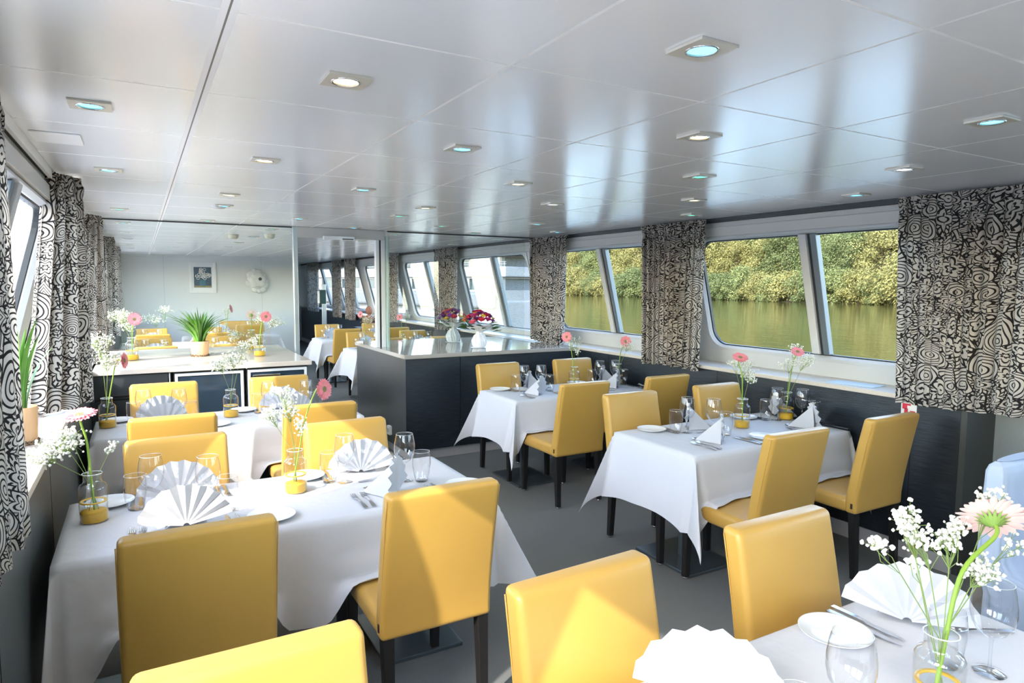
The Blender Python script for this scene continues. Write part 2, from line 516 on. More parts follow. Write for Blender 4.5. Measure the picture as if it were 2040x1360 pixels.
def wall_side(side):
    b = MB()
    end = YF if side > 0 else 15.0
    def slab(y0, y1, z0, z1, off=0.0, th=0.06):
        vs = []
        for d in (off, off+th):
            for z in (z0, z1):
                for y in (y0, y1):
                    vs.append((wx(side, z)+d*side, y, z))
        b.add(vs, [(0, 1, 3, 2), (4, 6, 7, 5), (0, 4, 5, 1), (2, 3, 7, 6), (0, 2, 6, 4), (1, 5, 7, 3)])
    ys = sorted(WIN[side])
    prev = YB
    for y in ys:
        slab(prev, y, ZB, ZT)
        if zb_of(y) > ZB:
            slab(y, y+WLEN, ZB, zb_of(y))
        prev = y+WLEN
    slab(prev, end, ZB, ZT)
    slab(YB, end, 1.0, ZB)
    slab(YB, end, ZT, 2.1)
    return b
for side, nm in ((1, 'right'), (-1, 'left')):
    struct('wall_'+nm, wall_side(side).mesh('wall_'+nm, M_['hull']), 'sloping white side wall with windows')
    end = YF if side > 0 else 15.0
    X = lambda x: x if side > 0 else 3.77-x
    def bx(x0, x1, y0, y1, z0, z1):
        a, c = sorted((X(x0), X(x1)))
        return (a, c, y0, y1, z0, z1)
    struct('trim_1' if side > 0 else 'trim_2', boxes([bx(4.14, 4.22, YB, end, 2.1, 2.175), bx(4.158, 4.22, YB, end, 2.175, 2.215)]).mesh('header', M_['header'], bevel=0.004), 'grey header beam above the windows')
    struct('trim_3' if side > 0 else 'trim_4', boxes([bx(4.143, 4.24, YB, end, 2.216, H+0.05)]).mesh('recess', M_['rubber']), 'curtain track recess with its shade drawn dark')  # dark block stands in for the shaded gap beside the ceiling
    struct('trim_5' if side > 0 else 'trim_6', boxes([bx(4.126, 4.141, YB, end, 2.205, H-0.001)]).mesh('rail', M_['white_plastic']) if side < 0 else boxes([bx(4.136, 4.141, YB, end, 2.236, H-0.001)]).mesh('rail', M_['rubber']), 'curtain rail along the ceiling edge')
    # dado, sill, baseboard
    y0 = 1.99 if side > 0 else YB
    struct('wall_%s_dado' % nm, boxes([bx(RX, 4.45, y0, end, 0.1, 1.0)]).mesh('dado', M_['veneer' if side > 0 else 'veneer_left_lit']), 'dark veneer dado below the windows')
    struct('trim_7' if side > 0 else 'trim_8', boxes([bx(4.105, 4.46, y0-0.002, end, 1.0, 1.03)]).mesh('sill', M_['sill'], bevel=0.004), 'beige window sill')
    struct('baseboard_'+nm, boxes([bx(4.118, 4.43, y0, end, 0.0, 0.099)]).mesh('base', M_['plinth']), 'light plinth strip at the floor')
    g = [bx(RX-0.0012, RX+0.001, y-0.003, y+0.003, 0.1, 0.998) for y in ((2.264, 3.85, 5.3) if side > 0 else (0.9, 2.1, 3.3, 4.5, 5.7))]
    struct('trim_9' if side > 0 else 'trim_10', boxes(g).mesh('seam', M_['gap']), 'dark joints between dado panels')
struct('wall_right_lower', boxes([(4.455, 4.52, YB, YF, 0.0, 1.0)]).mesh('lower', M_['textile']), 'grey textile lower wall')
struct('wall_left_lower', boxes([(-0.77, -0.70, YB, 15.0, 0.0, 1.0)]).mesh('lower', M_['textile']))
struct('trim_11', boxes([(4.131, 4.46, 1.955, 1.989, 0.0, 1.0)]).mesh('endpanel', plain('end_panel_olive', (0.055, 0.060, 0.055), 0.5)), 'dark end panel of the dado')

# windows
def rrect(y0, y1, z0, z1, r, n=7):
    pts = []
    for cy, cz, a0 in ((y1-r, z1-r, 0), (y0+r, z1-r, 90), (y0+r, z0+r, 180), (y1-r, z0+r, 270)):
        for k in range(n):
            a = radians(a0+90*k/(n-1))
            pts.append((cy+r*cos(a), cz+r*sin(a)))
    return pts
def rect_like(pts, y0, y1, z0, z1):
    cy, cz = (y0+y1)/2, (z0+z1)/2
    out = []
    n = len(pts)//4
    corners = [(y1, z1), (y0, z1), (y0, z0), (y1, z0)]
    for q in range(4):
        cyq, czq = corners[q]
        for k in range(n):
            p = pts[q*n+k]
            t = k/(n-1)
            first_vertical = q in (0, 2)
            # walk from one side onto the next through the corner
            if t <= 0.5:
                a = (cyq, p[1]) if first_vertical else (p[0], czq)
            else:
                a = (p[0], czq) if first_vertical else (cyq, p[1])
            if abs(t-0.5) < 0.01:
                a = (cyq, czq)
            out.append(a)
    return out
def ring(b, side, A, B, offA, offB):
    n = len(A)
    vs = [(wx(side, z)+offA*side, y, z) for y, z in A] + [(wx(side, z)+offB*side, y, z) for y, z in B]
    b.add(vs, [(i, (i+1) % n, n+(i+1) % n, n+i) for i in range(n)])
wn_i = 0
SASH = plain('sash_bar_blue_grey', (0.16, 0.20, 0.24), 0.35, 0.3)
for side in (1, -1):
    for y0 in WIN[side]:
        wn_i += 1
        y1 = y0+WLEN
        zb = zb_of(y0)
        root = bpy.data.objects.new('window_%d' % wn_i, None)
        COL.objects.link(root)
        root['kind'] = 'structure'
        root['label'] = 'sloping cabin window in the %s wall' % ('right' if side > 0 else 'left')
        inner = rrect(y0+0.035, y1-0.035, zb+0.04, ZT-0.02, 0.13)
        mid = rrect(y0+0.02, y1-0.02, zb+0.022, ZT-0.01, 0.14)
        rim = rrect(y0+0.045, y1-0.045, zb+0.05, ZT-0.028, 0.122)
        outer = rect_like(inner, y0-0.004, y1+0.004, zb-0.004, ZT+0.004)
        b = MB()
        ring(b, side, outer, mid, -0.006, -0.012)
        ring(b, side, mid, inner, -0.012, 0.012)
        ring(b, side, inner, inner, 0.012, 0.055)
        ring(b, side, inner, outer, 0.055, 0.055)
        struct('frame', b.mesh('frame', M_['frame'], smooth=True, auto=0.6), parent=root)
        b = MB()
        ring(b, side, inner, rim, 0.020, 0.024)
        ring(b, side, rim, rim, 0.024, 0.05)
        struct('seal', b.mesh('seal', M_['rubber']), parent=root)
        b = MB()
        b.add([(wx(side, z)+0.034*side, y, z) for y, z in rim], [tuple(range(len(rim)))])
        struct('pane', b.mesh('pane', M_['pane']), parent=root)
        ym = y0+0.92
        def bar(ya, yb, o0, o1):
            b = MB()
            vs = []
            for d in (o0, o1):
                for z in (zb+0.05, ZT-0.02):
                    for y in (ya, yb):
                        vs.append((wx(side, z)+d*side, y, z))
            b.add(vs, [(0, 1, 3, 2), (4, 6, 7, 5), (0, 4, 5, 1), (2, 3, 7, 6), (0, 2, 6, 4), (1, 5, 7, 3)])
            return b
        struct('mullion', bar(ym, ym+0.065, -0.022, 0.05).mesh('mullion', M_['frame'], bevel=0.006), parent=root)
        struct('mullion_seal', bar(ym-0.022, ym, 0.0, 0.045).mesh('mseal', M_['rubber']), parent=root)
        struct('sash_bar', bar(ym-0.07, ym-0.022, -0.008, 0.045).mesh('sash', SASH, bevel=0.005), parent=root)

# far bulkhead, rear wall, end wall
struct('wall_far', boxes([(-0.77, 2.95, 15.0, 15.2, 0, H)]).mesh('wf', M_['white_wall']), 'pale bulkhead at the far end with two artworks')
struct('trim_12', boxes([(x-0.004, x+0.004, 14.997, 15.0, 0.0, H) for x in (0.42, 2.28)]).mesh('wfs', M_['header']), 'panel joints of the far bulkhead')
struct('wall_end', boxes([(2.95, 4.55, YF, YF+0.1, 0, H)]).mesh('we', M_['white_wall']))
struct('wall_rear', boxes([(-0.8, 4.55, YB-0.1, YB, 0, H)]).mesh('wr', M_['white_wall']))
struct('wall_passage', boxes([(2.85, 2.95, 15.2, YF, 0, H)]).mesh('wp', M_['white_wall']))

# glass partition with the doorway
YG = 6.72
struct('partition_glass_left', boxes([(LX+0.0, 1.315, YG-0.004, YG+0.004, 1.031, H-0.002)]).mesh('gl', M_['screen']), 'fixed glass screen above the left cabinets')
struct('partition_glass_right', boxes([(2.285, 3.97, YG-0.004, YG+0.004, 1.031, H-0.002)]).mesh('gr', M_['screen']), 'fixed glass screen above the right counter')
struct('trim_13', boxes([(LX, 1.315, YG-0.006, YG+0.006, H-0.012, H-0.001), (2.285, 4.13, YG-0.006, YG+0.006, H-0.012, H-0.001)]).mesh('gt', M_['rubber']), 'dark channel of the glass screen at the ceiling')
d = bpy.data.objects.new('door_1', None); COL.objects.link(d); d['kind'] = 'structure'; d['label'] = 'metal framed doorway through the glass partition'
struct('door_post', boxes([(1.318, 1.36, YG-0.03, YG+0.03, 0, H-0.001)]).mesh('dp', M_['alu'], bevel=0.003), parent=d)
struct('door_post', boxes([(2.15, 2.185, YG-0.03, YG+0.03, 0, H-0.1), (2.207, 2.25, YG-0.03, YG+0.03, 0, H-0.1)]).mesh('dp2', M_['whiteframe'], bevel=0.003), parent=d)
struct('door_gap', boxes([(2.185, 2.207, YG-0.015, YG+0.015, 0, H-0.1)]).mesh('dg', M_['rubber']), parent=d)
struct('door_header', boxes([(1.36, 2.25, YG-0.03, YG+0.03, H-0.1, H-0.001)]).mesh('dh', M_['header'], bevel=0.003), parent=d)
struct('door_edge', boxes([(2.252, 2.272, YG-0.09, YG-0.005, 0.22, H-0.06)]).mesh('de', plain('green_glass_edge', (0.30, 0.42, 0.38), 0.1, 0, 0.6), bevel=0.003), parent=d)
struct('door_hinge', boxes([(2.252, 2.28, YG-0.10, YG-0.03, z, z+0.025) for z in (0.55, 0.60)]).mesh('dhn', M_['chrome'], bevel=0.004), parent=d)
dc = thing('door_closer', 'white door closer box on the doorway header', 'door closer', (1.76, YG-0.03, 2.15))
link('closer_body', boxes([(-0.155, 0.155, -0.05, -0.001, -0.016, 0.02)]).mesh('cb', M_['white_plastic'], bevel=0.006), dc)
link('closer_slot', boxes([(0.03, 0.14, -0.052, -0.049, -0.012, -0.002)]).mesh('cs', M_['black']), dc)

# ceiling spots -------------------------------------------------
def spot(x, y, col, label, group=None, power=True):
    r = thing('ceiling_spot', label, 'ceiling light', (x, y, H), 0, group)
    def plate():
        b = MB(); n = 24
        sq = []
        for k in range(n):
            a = 2*pi*k/n+pi/4
            c, s_ = cos(a), sin(a)
            m = max(abs(c), abs(s_))
            sq.append((0.058*c/m, 0.058*s_/m))
        ro = [(0.036*cos(2*pi*k/n+pi/4), 0.036*sin(2*pi*k/n+pi/4)) for k in range(n)]
        vs = [(p[0], p[1], -0.0005) for p in sq]+[(p[0], p[1], -0.007) for p in sq]+[(p[0], p[1], -0.007) for p in ro]+[(p[0]*0.93, p[1]*0.93, -0.002) for p in ro]
        fs = []
        for lv in range(3):
            fs += [(lv*n+i, lv*n+(i+1) % n, (lv+1)*n+(i+1) % n, (lv+1)*n+i) for i in range(n)]
        b.add(vs, fs)
        return b.mesh('spot_plate', M_['lampplate'])
    link('trim_plate', cached('spotplate', plate), r)
    def ringm():
        b = MB(); b.lathe([(0.034, -0.008), (0.037, -0.0095), (0.040, -0.008), (0.040, -0.0068)], 24)
        return b.mesh('spot_ring', M_['chrome'], smooth=True)
    link('bezel', cached('spotring', ringm), r)
    def lens(c=col):
        b = MB(); b.lathe([(0.0335, -0.004), (0.025, -0.006), (0.012, -0.0072), (0.0005, -0.0076)], 20)
        return b.mesh('spot_lens_'+c, M_['em_'+c], smooth=True)
    link('lens', cached('spotlens_'+col, lens), r)
    if power:
        l = bpy.data.lights.new('spot_lamp', 'SPOT')
        l.energy = SPOT_W*(2.0 if y > YG else 2.0 if y < 1.0 else 1.0)*(1.0 if col in ('warm', 'white') else 0.8)
        l.color = dict(blue=(0.75, 0.92, 1.0), warm=(1.0, 0.88, 0.70), teal=(0.78, 1.0, 0.95), white=(1, 1, 1))[col]
        l.spot_size = radians(150); l.spot_blend = 1.0; l.shadow_soft_size = 0.06
        lo = bpy.data.objects.new('spot_lamp', l)
        COL.objects.link(lo); lo.parent = r; lo.location = (0, 0, -0.02)
    return r
SP = [
    (1.16, 1.16, 'blue', 'square ceiling spot glowing bright blue, the largest and nearest one'),
    (0.507, 1.82, 'warm', 'square warm-lit ceiling spot above the front left table, nearest warm one'),
    (-0.114, 2.47, 'blue', 'square ceiling spot glowing blue nearest the left windows, beside the white ceiling panel'),
    (1.82, 1.82, 'warm', 'square warm-lit ceiling spot behind and left of the right-hand blue one'),
    (2.48, 1.16, 'blue', 'square ceiling spot glowing blue at the far right edge of the ceiling'),
    (1.16, 2.47, 'blue', 'square ceiling spot glowing blue in the middle of the ceiling'),
    (0.507, 3.16, 'warm', 'square warm-lit ceiling spot between the white panel and the middle blue one'),
    (-0.114, 3.83, 'blue', 'small blue ceiling spot just above and right of the nearest full left curtain'),
    (1.82, 3.16, 'warm', 'square warm-lit ceiling spot above the front right table, aisle side'),
    (2.48, 2.47, 'teal', 'square ceiling spot glowing green above the front right table'),
    (3.13, 1.82, 'white', 'square white ceiling spot over the right-hand window, unlit looking'),
    (3.77, 2.47, 'blue', 'small blue ceiling spot close to the right window header'),
    (3.13, 3.16, 'warm', 'small orange-lit ceiling spot above the middle right curtain'),
    (1.16, 3.83, 'blue', 'small teal-blue ceiling spot over the aisle before the doorway'),
    (0.507, 4.50, 'warm', 'small warm ceiling spot above the rear left table'),
    (1.82, 4.50, 'warm', 'small warm ceiling spot over the aisle beside the right counter'),
    (2.48, 3.83, 'white', 'small white ceiling spot above the rear right table, aisle end'),
    (3.77, 3.83, 'teal', 'small teal ceiling spot beside the header of the second right window'),
]
for a in SP:
    spot(*a)
xs = [-0.114+0.657*k for k in range(7)]
for j in range(1, 14):
    y = 4.50+0.657*j
    if abs(y-YG) < 0.15:
        continue
    for i, x in enumerate(xs):
        if (i+j) % 2 == 0 and (y < YG or j % 2 == 0):
            near = y < YG
            spot(x, y, ('blue', 'warm', 'teal', 'warm')[(i*3+j) % 4],
                 ('small ceiling spot just before the glass partition' if near else 'tiny ceiling spot in the far room beyond the glass partition'),
                 'ceiling spots before the partition' if near else 'ceiling spots beyond the partition', power=True)
for x, y in ((1.16, -0.15), (2.48, -0.15), (-0.114, 1.16), (3.77, 1.16), (0.507, 0.5), (1.82, 0.5), (3.13, 0.5), (-0.114, -0.15), (3.77, -0.15)):  # added spots out of view, fill light for the nearest tables
    l = None
    spot(x, y, 'warm', 'added square fill spot behind the camera', 'added fill spots behind the camera')
b = MB(); b.box(-0.335, -0.175, 2.99, 3.20, H-0.006, H-0.0005)
tag(link('ceiling_hatch', b.mesh('hatch', M_['white_plastic'], bevel=0.002)), 'white rectangular access panel in the ceiling beside the left curtain rail', 'ceiling panel')
b = MB(); b.lathe([(0.0, -0.022), (0.035, -0.021), (0.047, -0.012), (0.05, -0.0005)], 24, (0.51, 5.2, H))
tag(link('smoke_detector', b.mesh('smoke', M_['header'], smooth=True)), 'round dark-edged smoke detector on the ceiling above the rear left table', 'smoke detector')
for x, y, lab in ((1.30, 7.9, 'cream round smoke detector on the ceiling just behind the door post'), (0.95, 8.2, 'cream round smoke detector on the far ceiling left of the door post')):
    b = MB(); b.lathe([(0.0, -0.05), (0.04, -0.05), (0.055, -0.03), (0.06, -0.0005)], 20, (x, y, H))
    tag(link('smoke_detector', b.mesh('smoke', plain('cream_plastic', (0.68, 0.62, 0.45), 0.5), smooth=True)), lab, 'smoke detector')

# ---------------------------------------------------------------- counters and cabinets
CF, CB, CT = 5.83, 7.43, 1.03
t = thing('serving_counter', 'black wood-grain counter block standing right of the doorway', 'counter', (3.14, 6.63, 0))
def loc(lst, o):
    b = MB()
    for q in lst:
        b.box(q[0]-o[0], q[1]-o[0], q[2]-o[1], q[3]-o[1], q[4], q[5])
    return b
oc = (3.14, 6.63)
link('body', loc([(2.16, 4.128, CF+0.012, CB-0.012, 0.1, 0.989)], oc).mesh('cbody', M_['black']), t)
link('front_panel', loc([(2.15, 2.711, CF, CF+0.012, 0.1, 0.985)], oc).mesh('cfp', M_['veneer']), t)
link('front_panel', loc([(2.717, 4.126, CF, CF+0.012, 0.1, 0.985)], oc).mesh('cfp2', M_['veneer']), t)
link('end_panel', loc([(2.148, 2.16, CF+0.002, CB, 0.1, 0.985)], oc).mesh('cep', plain('end_veneer', (0.050, 0.058, 0.062), 0.32, vary=0.2, vscale=4)), t)
link('plinth', loc([(2.19, 4.115, CF+0.03, CB-0.03, 0.0, 0.099)], oc).mesh('cpl', M_['plinth']), t)
b = loc([(2.13, 4.10, CF-0.02, CB+0.02, 0.99, CT)], oc)
o = link('worktop', b.mesh('cwt', M_['stone_dark_reflection'], bevel=0.004), None, (oc[0], oc[1], 0))
tag(o, 'polished beige worktop of the right counter with two bouquets on it', 'worktop')
t = thing('wall_socket', 'white double socket low on the end of the right counter', 'socket', (2.148, 6.27, 0.19))
link('socket_plate', boxes([(-0.03, -0.001, -0.04, 0.04, -0.005, 0.085)]).mesh('sp', M_['white_plastic'], bevel=0.004), t)
link('socket_outlet', boxes([(-0.032, -0.029, -0.022, 0.022, 0.02, 0.06)]).mesh('so', M_['header'], bevel=0.002), t)

ol = (0.45, 6.63)
o = link('worktop', loc([(LX-0.0, 1.28, CF-0.02, CB+0.02, 0.99, CT)], ol).mesh('lwt', M_['stone'], bevel=0.004), None, (ol[0], ol[1], 0))
tag(o, 'glossy cream worktop over the left cabinets with grass pot on it', 'worktop')
t = thing('drawer_cabinet', 'dark wood-grain drawer unit under the left end of the cream worktop', 'cabinet', (-0.09, 6.63, 0))
oo = (-0.09, 6.63)
link('body', loc([(LX+0.002, 0.188, CF+0.02, CB, 0.06, 0.989)], oo).mesh('b1', M_['black']), t)
for z0, z1 in ((0.80, 0.982), (0.45, 0.79), (0.08, 0.44)):
    dr = link('drawer_front', loc([(LX+0.005, 0.165, CF, CF+0.02, z0, z1)], oo).mesh('df', plain('drawer_veneer', (0.045, 0.05, 0.052), 0.4, vary=0.3, vscale=3)), t)
    link('handle', loc([(LX+0.13, 0.10, CF-0.010, CF-0.001, z0+0.02, z0+0.032)], oo).mesh('dh', M_['black'], bevel=0.003), dr)
link('edge_strip', loc([(0.172, 0.180, CF-0.002, CF+0.02, 0.08, 0.985)], oo).mesh('es', M_['whiteframe']), t)
for x0, x1, lab, hx in ((0.20, 0.735, 'white-framed dark glass fridge in the middle under the cream worktop', None), (0.745, 1.252, 'white-framed dark glass fridge at the doorway end of the cream worktop', 1)):
    cx = (x0+x1)/2
    t = thing('glass_door_fridge', lab, 'fridge', (cx, 6.63, 0))
    oo = (cx, 6.63)
    link('body', loc([(x0, x1, CF+0.03, CB, 0.03, 0.988)], oo).mesh('fb', M_['black']), t)
    dr = link('door', loc([(x0+0.03, x1-0.03, CF+0.004, CF+0.028, 0.12, 0.945)], oo).mesh('fd', M_['fridge']), t)
    f = 0.022
    link('door_frame', loc([(x0+0.012, x0+0.012+f, CF-0.002, CF+0.029, 0.1, 0.972), (x1-0.012-f, x1-0.012, CF-0.002, CF+0.029, 0.1, 0.972),
                            (x0+0.012+f, x1-0.012-f, CF-0.002, CF+0.029, 0.95, 0.972), (x0+0.012+f, x1-0.012-f, CF-0.002, CF+0.029, 0.1, 0.122)], oo).mesh('ff', M_['whiteframe'], bevel=0.002), dr)
    if hx:
        link('handle', loc([(x0+0.05, x0+0.27, CF-0.022, CF-0.006, 0.915, 0.93)], oo).mesh('fh', M_['chrome'], bevel=0.004), dr)

# safety sign, lower sign, small things on the walls
def sign(x, y, z, w, h, lab):
    t = thing('safety_sign', lab, 'sign', (x, y, z))
    link('sign_plate', boxes([(-0.004, 0.0, -w/2, w/2, -h/2, h/2)]).mesh('sgn', M_['sign_white'], bevel=0.001), t)
    q = MB()
    for a, b_, c, d_ in ((-0.42, -0.10, 0.06, 0.42), (-0.28, -0.05, -0.42, 0.10), (0.08, 0.42, -0.40, -0.02), (-0.1, 0.12, 0.30, 0.42)):
        q.box(-0.0048, -0.0042, -w*b_, -w*a, h*c, h*d_)
    link('red_symbol', q.mesh('sgr', M_['sign_red']), t)
sign(RX-0.001, 2.285, 0.935, 0.095, 0.095, 'red and white safety sign high on the dark dado beside the right curtain')
sign(4.115, 2.215, 0.112, 0.06, 0.06, 'small red and white sign low at the dado foot near the right')

# artworks on the far bulkhead
t = thing('framed_picture', 'white framed picture of a white-blossom bouquet on dark blue', 'picture', (1.13, 15.0, 1.80))
fw, fh, bd = 0.255, 0.315, 0.055
link('frame', boxes([(-fw, -fw+bd, -0.03, -0.001, -fh, fh), (fw-bd, fw, -0.03, -0.001, -fh, fh), (-fw+bd, fw-bd, -0.03, -0.001, -fh, -fh+bd), (-fw+bd, fw-bd, -0.03, -0.001, fh-bd, fh)]).mesh('pf', M_['picture_frame'], bevel=0.004), t)
link('mat_board', boxes([(-fw+bd, fw-bd, -0.012, -0.001, -fh+bd, fh-bd)]).mesh('mb', M_['picture_frame']), t)
art = link('print', boxes([(-0.165, 0.165, -0.0145, -0.0125, -0.205, 0.215)]).mesh('ar', plain('print_blue', (0.012, 0.055, 0.10), 0.5, vary=0.6, vscale=9)), t)
rg = random.Random(5)
b = MB()
for k in range(30):
    a, rr = rg.uniform(0, 2*pi), 0.14*sqrt(rg.random())
    cx, cz = rr*cos(a)*1.0, 0.055+rr*sin(a)*0.85
    if cz < -0.05:
        continue
    pts = [(cx+0.026*cos(w*pi/5), -0.0165, cz+0.024*sin(w*pi/5)) for w in range(11)]
    b.tube(pts, 0.0055, 4, False)
link('painted_blossoms', b.mesh('pb', M_['sign_white']), art)
link('painted_vase', boxes([(-0.06, 0.05, -0.016, -0.0146, -0.17, -0.05)]).mesh('pv', plain('print_teal', (0.02, 0.16, 0.22), 0.5, vary=0.5, vscale=20)), art)
link('painted_table', boxes([(-0.16, 0.16, -0.0158, -0.0147, -0.2, -0.165)]).mesh('pt', plain('print_ochre', (0.30, 0.24, 0.06), 0.5, vary=0.6, vscale=14)), art)
t = thing('wall_sculpture', 'white ceramic cloud-like sculpture with a black hole, on the far wall', 'sculpture', (2.19, 15.0, 1.745))
b = MB(); rg = random.Random(11)
for k in range(13):
    a = 2*pi*k/13; r0 = 0.150+rg.uniform(-0.04, 0.045)
    b.blob((r0*cos(a)*0.95, -0.045, r0*sin(a)*1.12), 0.085+rg.uniform(-0.02, 0.02), 2, 0.04, rg, (1, 0.45, 1))
for k in range(7):
    a = 2*pi*k/7+0.3
    b.blob((0.09*cos(a), -0.070, 0.10*sin(a)), 0.085+rg.uniform(-0.01, 0.015), 2, 0.03, rg, (1, 0.55, 1))
b.blob((0, -0.05, 0), 0.15, 3, 0.0, rg, (1, 0.45, 1.1))
link('body', b.mesh('scb', M_['ceramic'], smooth=True), t)
b = MB(); b.blob((0.045, -0.122, 0.035), 0.036, 2, 0, rg, (1, 0.4, 1))
link('hole', b.mesh('sch', M_['black'], smooth=True), t)
for px_, pz_, w_ in ((-0.065, 0.135, 0.030), (-0.005, -0.13, 0.042), (0.0, -0.045, 0.016)):
    b = MB(); b.blob((px_, -0.105, pz_), w_, 2, 0.1, rg, (1.2, 0.5, 0.45))
    link('slit', b.mesh('scs', M_['header'], smooth=True), t)

# things at the far right
t = thing('sanitizer_stand', 'grey post with a dark green dispenser in the far room', 'dispenser stand', (3.36, 14.0, 0))
link('post', boxes([(-0.045, 0.045, -0.02, 0.02, 0.02, 1.68)]).mesh('ssp', M_['alu'], bevel=0.005), t)
link('foot', boxes([(-0.16, 0.16, -0.16, 0.16, 0.0, 0.02)]).mesh('ssf', M_['alu']), t)
link('dispenser', boxes([(-0.11, 0.02, -0.12, -0.02, 1.27, 1.56)]).mesh('ssd', M_['green_box'], bevel=0.01), t)
link('drip_tray', boxes([(-0.14, -0.11, -0.11, -0.03, 1.28, 1.54)]).mesh('sst', M_['white_plastic'], bevel=0.006), t)
t = thing('seated_figurine', 'terracotta figurine with a smooth round head beside the far right windows', 'figurine', (4.02, 13.0, 0.81))
b = MB()
b.lathe([(0.001, 0.0), (0.12, 0.0), (0.135, 0.05), (0.12, 0.12), (0.10, 0.19), (0.075, 0.235), (0.035, 0.255), (0.032, 0.27)], 20)
link('body', b.mesh('fgb', M_['clay'], smooth=True), t)
b = MB(); b.blob((0, 0, 0.345), 0.078, 3, 0, random, (0.9, 0.9, 1.12))
link('head', b.mesh('fgh', M_['clay'], smooth=True), t)
for s_ in (-1, 1):
    b = MB(); b.tube([(s_*0.085, 0, 0.225), (s_*0.135, -0.03, 0.13), (s_*0.09, -0.10, 0.06), (s_*0.01, -0.13, 0.05)], [0.03, 0.032, 0.03, 0.022], 10)
    link('arm', b.mesh('fga', M_['clay'], smooth=True), t)
t = thing('side_cabinet', 'low dark cabinet under the far right windows carrying the figurine', 'cabinet', (4.0, 13.0, 0))
link('body', boxes([(-0.2, 0.117, -0.4, 0.4, 0.0, 0.78)]).mesh('scbd', M_['veneer']), t)
link('cabinet_top', boxes([(-0.21, 0.117, -0.41, 0.41, 0.78, 0.81)]).mesh('sctp', M_['black'], bevel=0.004), t)
# ---------------------------------------------------------------- chairs
def chair_mesh():
    out = {}
    def lean(z):
        t = max(0.0, (z-0.46)/0.51)
        return -0.212 - 0.088*t**1.25
    # backrest
    b = MB()
    w, th = 0.225, 0.037
    zs = [0.395, 0.43, 0.47, 0.53, 0.60, 0.67, 0.74, 0.81, 0.87, 0.92, 0.965]
    vs = []
    for z in zs:
        ww = w - 0.006*((z-0.395)/0.57)
        vs += [(-ww, -th, z), (ww, -th, z), (ww, th, z), (-ww, th, z)]
    fs = [(0, 3, 2, 1)]
    for i in range(len(zs)-1):
        for k in range(4):
            fs.append((i*4+k, i*4+(k+1) % 4, (i+1)*4+(k+1) % 4, (i+1)*4+k))
    e = (len(zs)-1)*4
    fs.append((e, e+1, e+2, e+3))
    b.add(vs, fs)
    me = b.mesh('chair_backrest', M_['leather'], smooth=True, bevel=0.02, seg=4)
    for v in me.vertices:
        x, y, z = v.co
        pad = 0.010*(1-(x/w)**2)*(1-((z-0.68)/0.30)**2) if abs(z-0.68) < 0.3 else 0
        y2 = y + (pad if y > 0 else -pad*0.5)
        v.co.y = y2 + lean(z)
        if z < 0.42:
            v.co.z += 0.012*(1-(x/w)**2)
    out['backrest'] = me
    # seat
    b = MB()
    xs = [-0.225, -0.13, 0, 0.13, 0.225]
    b.box(-0.225, 0.225, -0.19, 0.29, 0.395, 0.485)
    me = b.mesh('chair_seat', M_['leather'], smooth=True, bevel=0.028, seg=4)
    out['seat'] = me
    # seams
    b = MB()
    for s_ in (-1, 1):
        b = MB()
        pts = [(s_*0.2215, lean(z)-0.022, z) for z in (0.41, 0.5, 0.6, 0.7, 0.8, 0.9, 0.945)]
        b.tube(pts, 0.0022, 5)
        out['seam%d' % s_] = b.mesh('chair_seam', M_['leather'], smooth=True)
    for nm, y, dy in (('f', 0.255, 0.01), ('b', -0.215, -0.022)):
        b = MB()
        a0, a1 = 0.023, 0.017
        vs = [(-a1, -a1+dy, 0.012), (a1, -a1+dy, 0.012), (a1, a1+dy, 0.012), (-a1, a1+dy, 0.012), (-a0, -a0, 0.41), (a0, -a0, 0.41), (a0, a0, 0.41), (-a0, a0, 0.41)]
        b.add(vs, [(0, 3, 2, 1), (4, 5, 6, 7)]+[(k, (k+1) % 4, 4+(k+1) % 4, 4+k) for k in range(4)])
        out['leg'+nm] = b.mesh('chair_leg', M_['legwood'], bevel=0.003)
        b = MB(); b.lathe([(0.001, 0.0), (0.012, 0.0), (0.013, 0.012), (0.001, 0.012)], 12, (0, dy, 0))
        out['glide'+nm] = b.mesh('chair_glide', M_['chrome'], smooth=True)
    out['tag'] = boxes([(-0.2285, -0.2225, lean(0.44)-0.014, lean(0.44)-0.003, 0.428, 0.458)]).mesh('chair_tag', M_['tag'])
    return out
CH = chair_mesh()
def chair(x, y, rz, label, group=None, detail=True):
    r = thing('dining_chair', label, 'chair', (x, y, 0), rz, group)
    link('seat', CH['seat'], r)
    bk = link('backrest', CH['backrest'], r)
    if detail:
        link('seam', CH['seam-1'], bk); link('seam', CH['seam1'], bk)
        link('label_tag', CH['tag'], bk)
    for k, yy in (('f', 0.255), ('b', -0.215)):
        for s_ in (-1, 1):
            lg = link('leg', CH['leg'+k], r, (s_*0.193, yy, 0))
            if detail:
                link('foot_glide', CH['glide'+k], lg)
    return r

def wob(rng, x, y):
    return x+rng.uniform(-.008, .008), y+rng.uniform(-.008, .008)

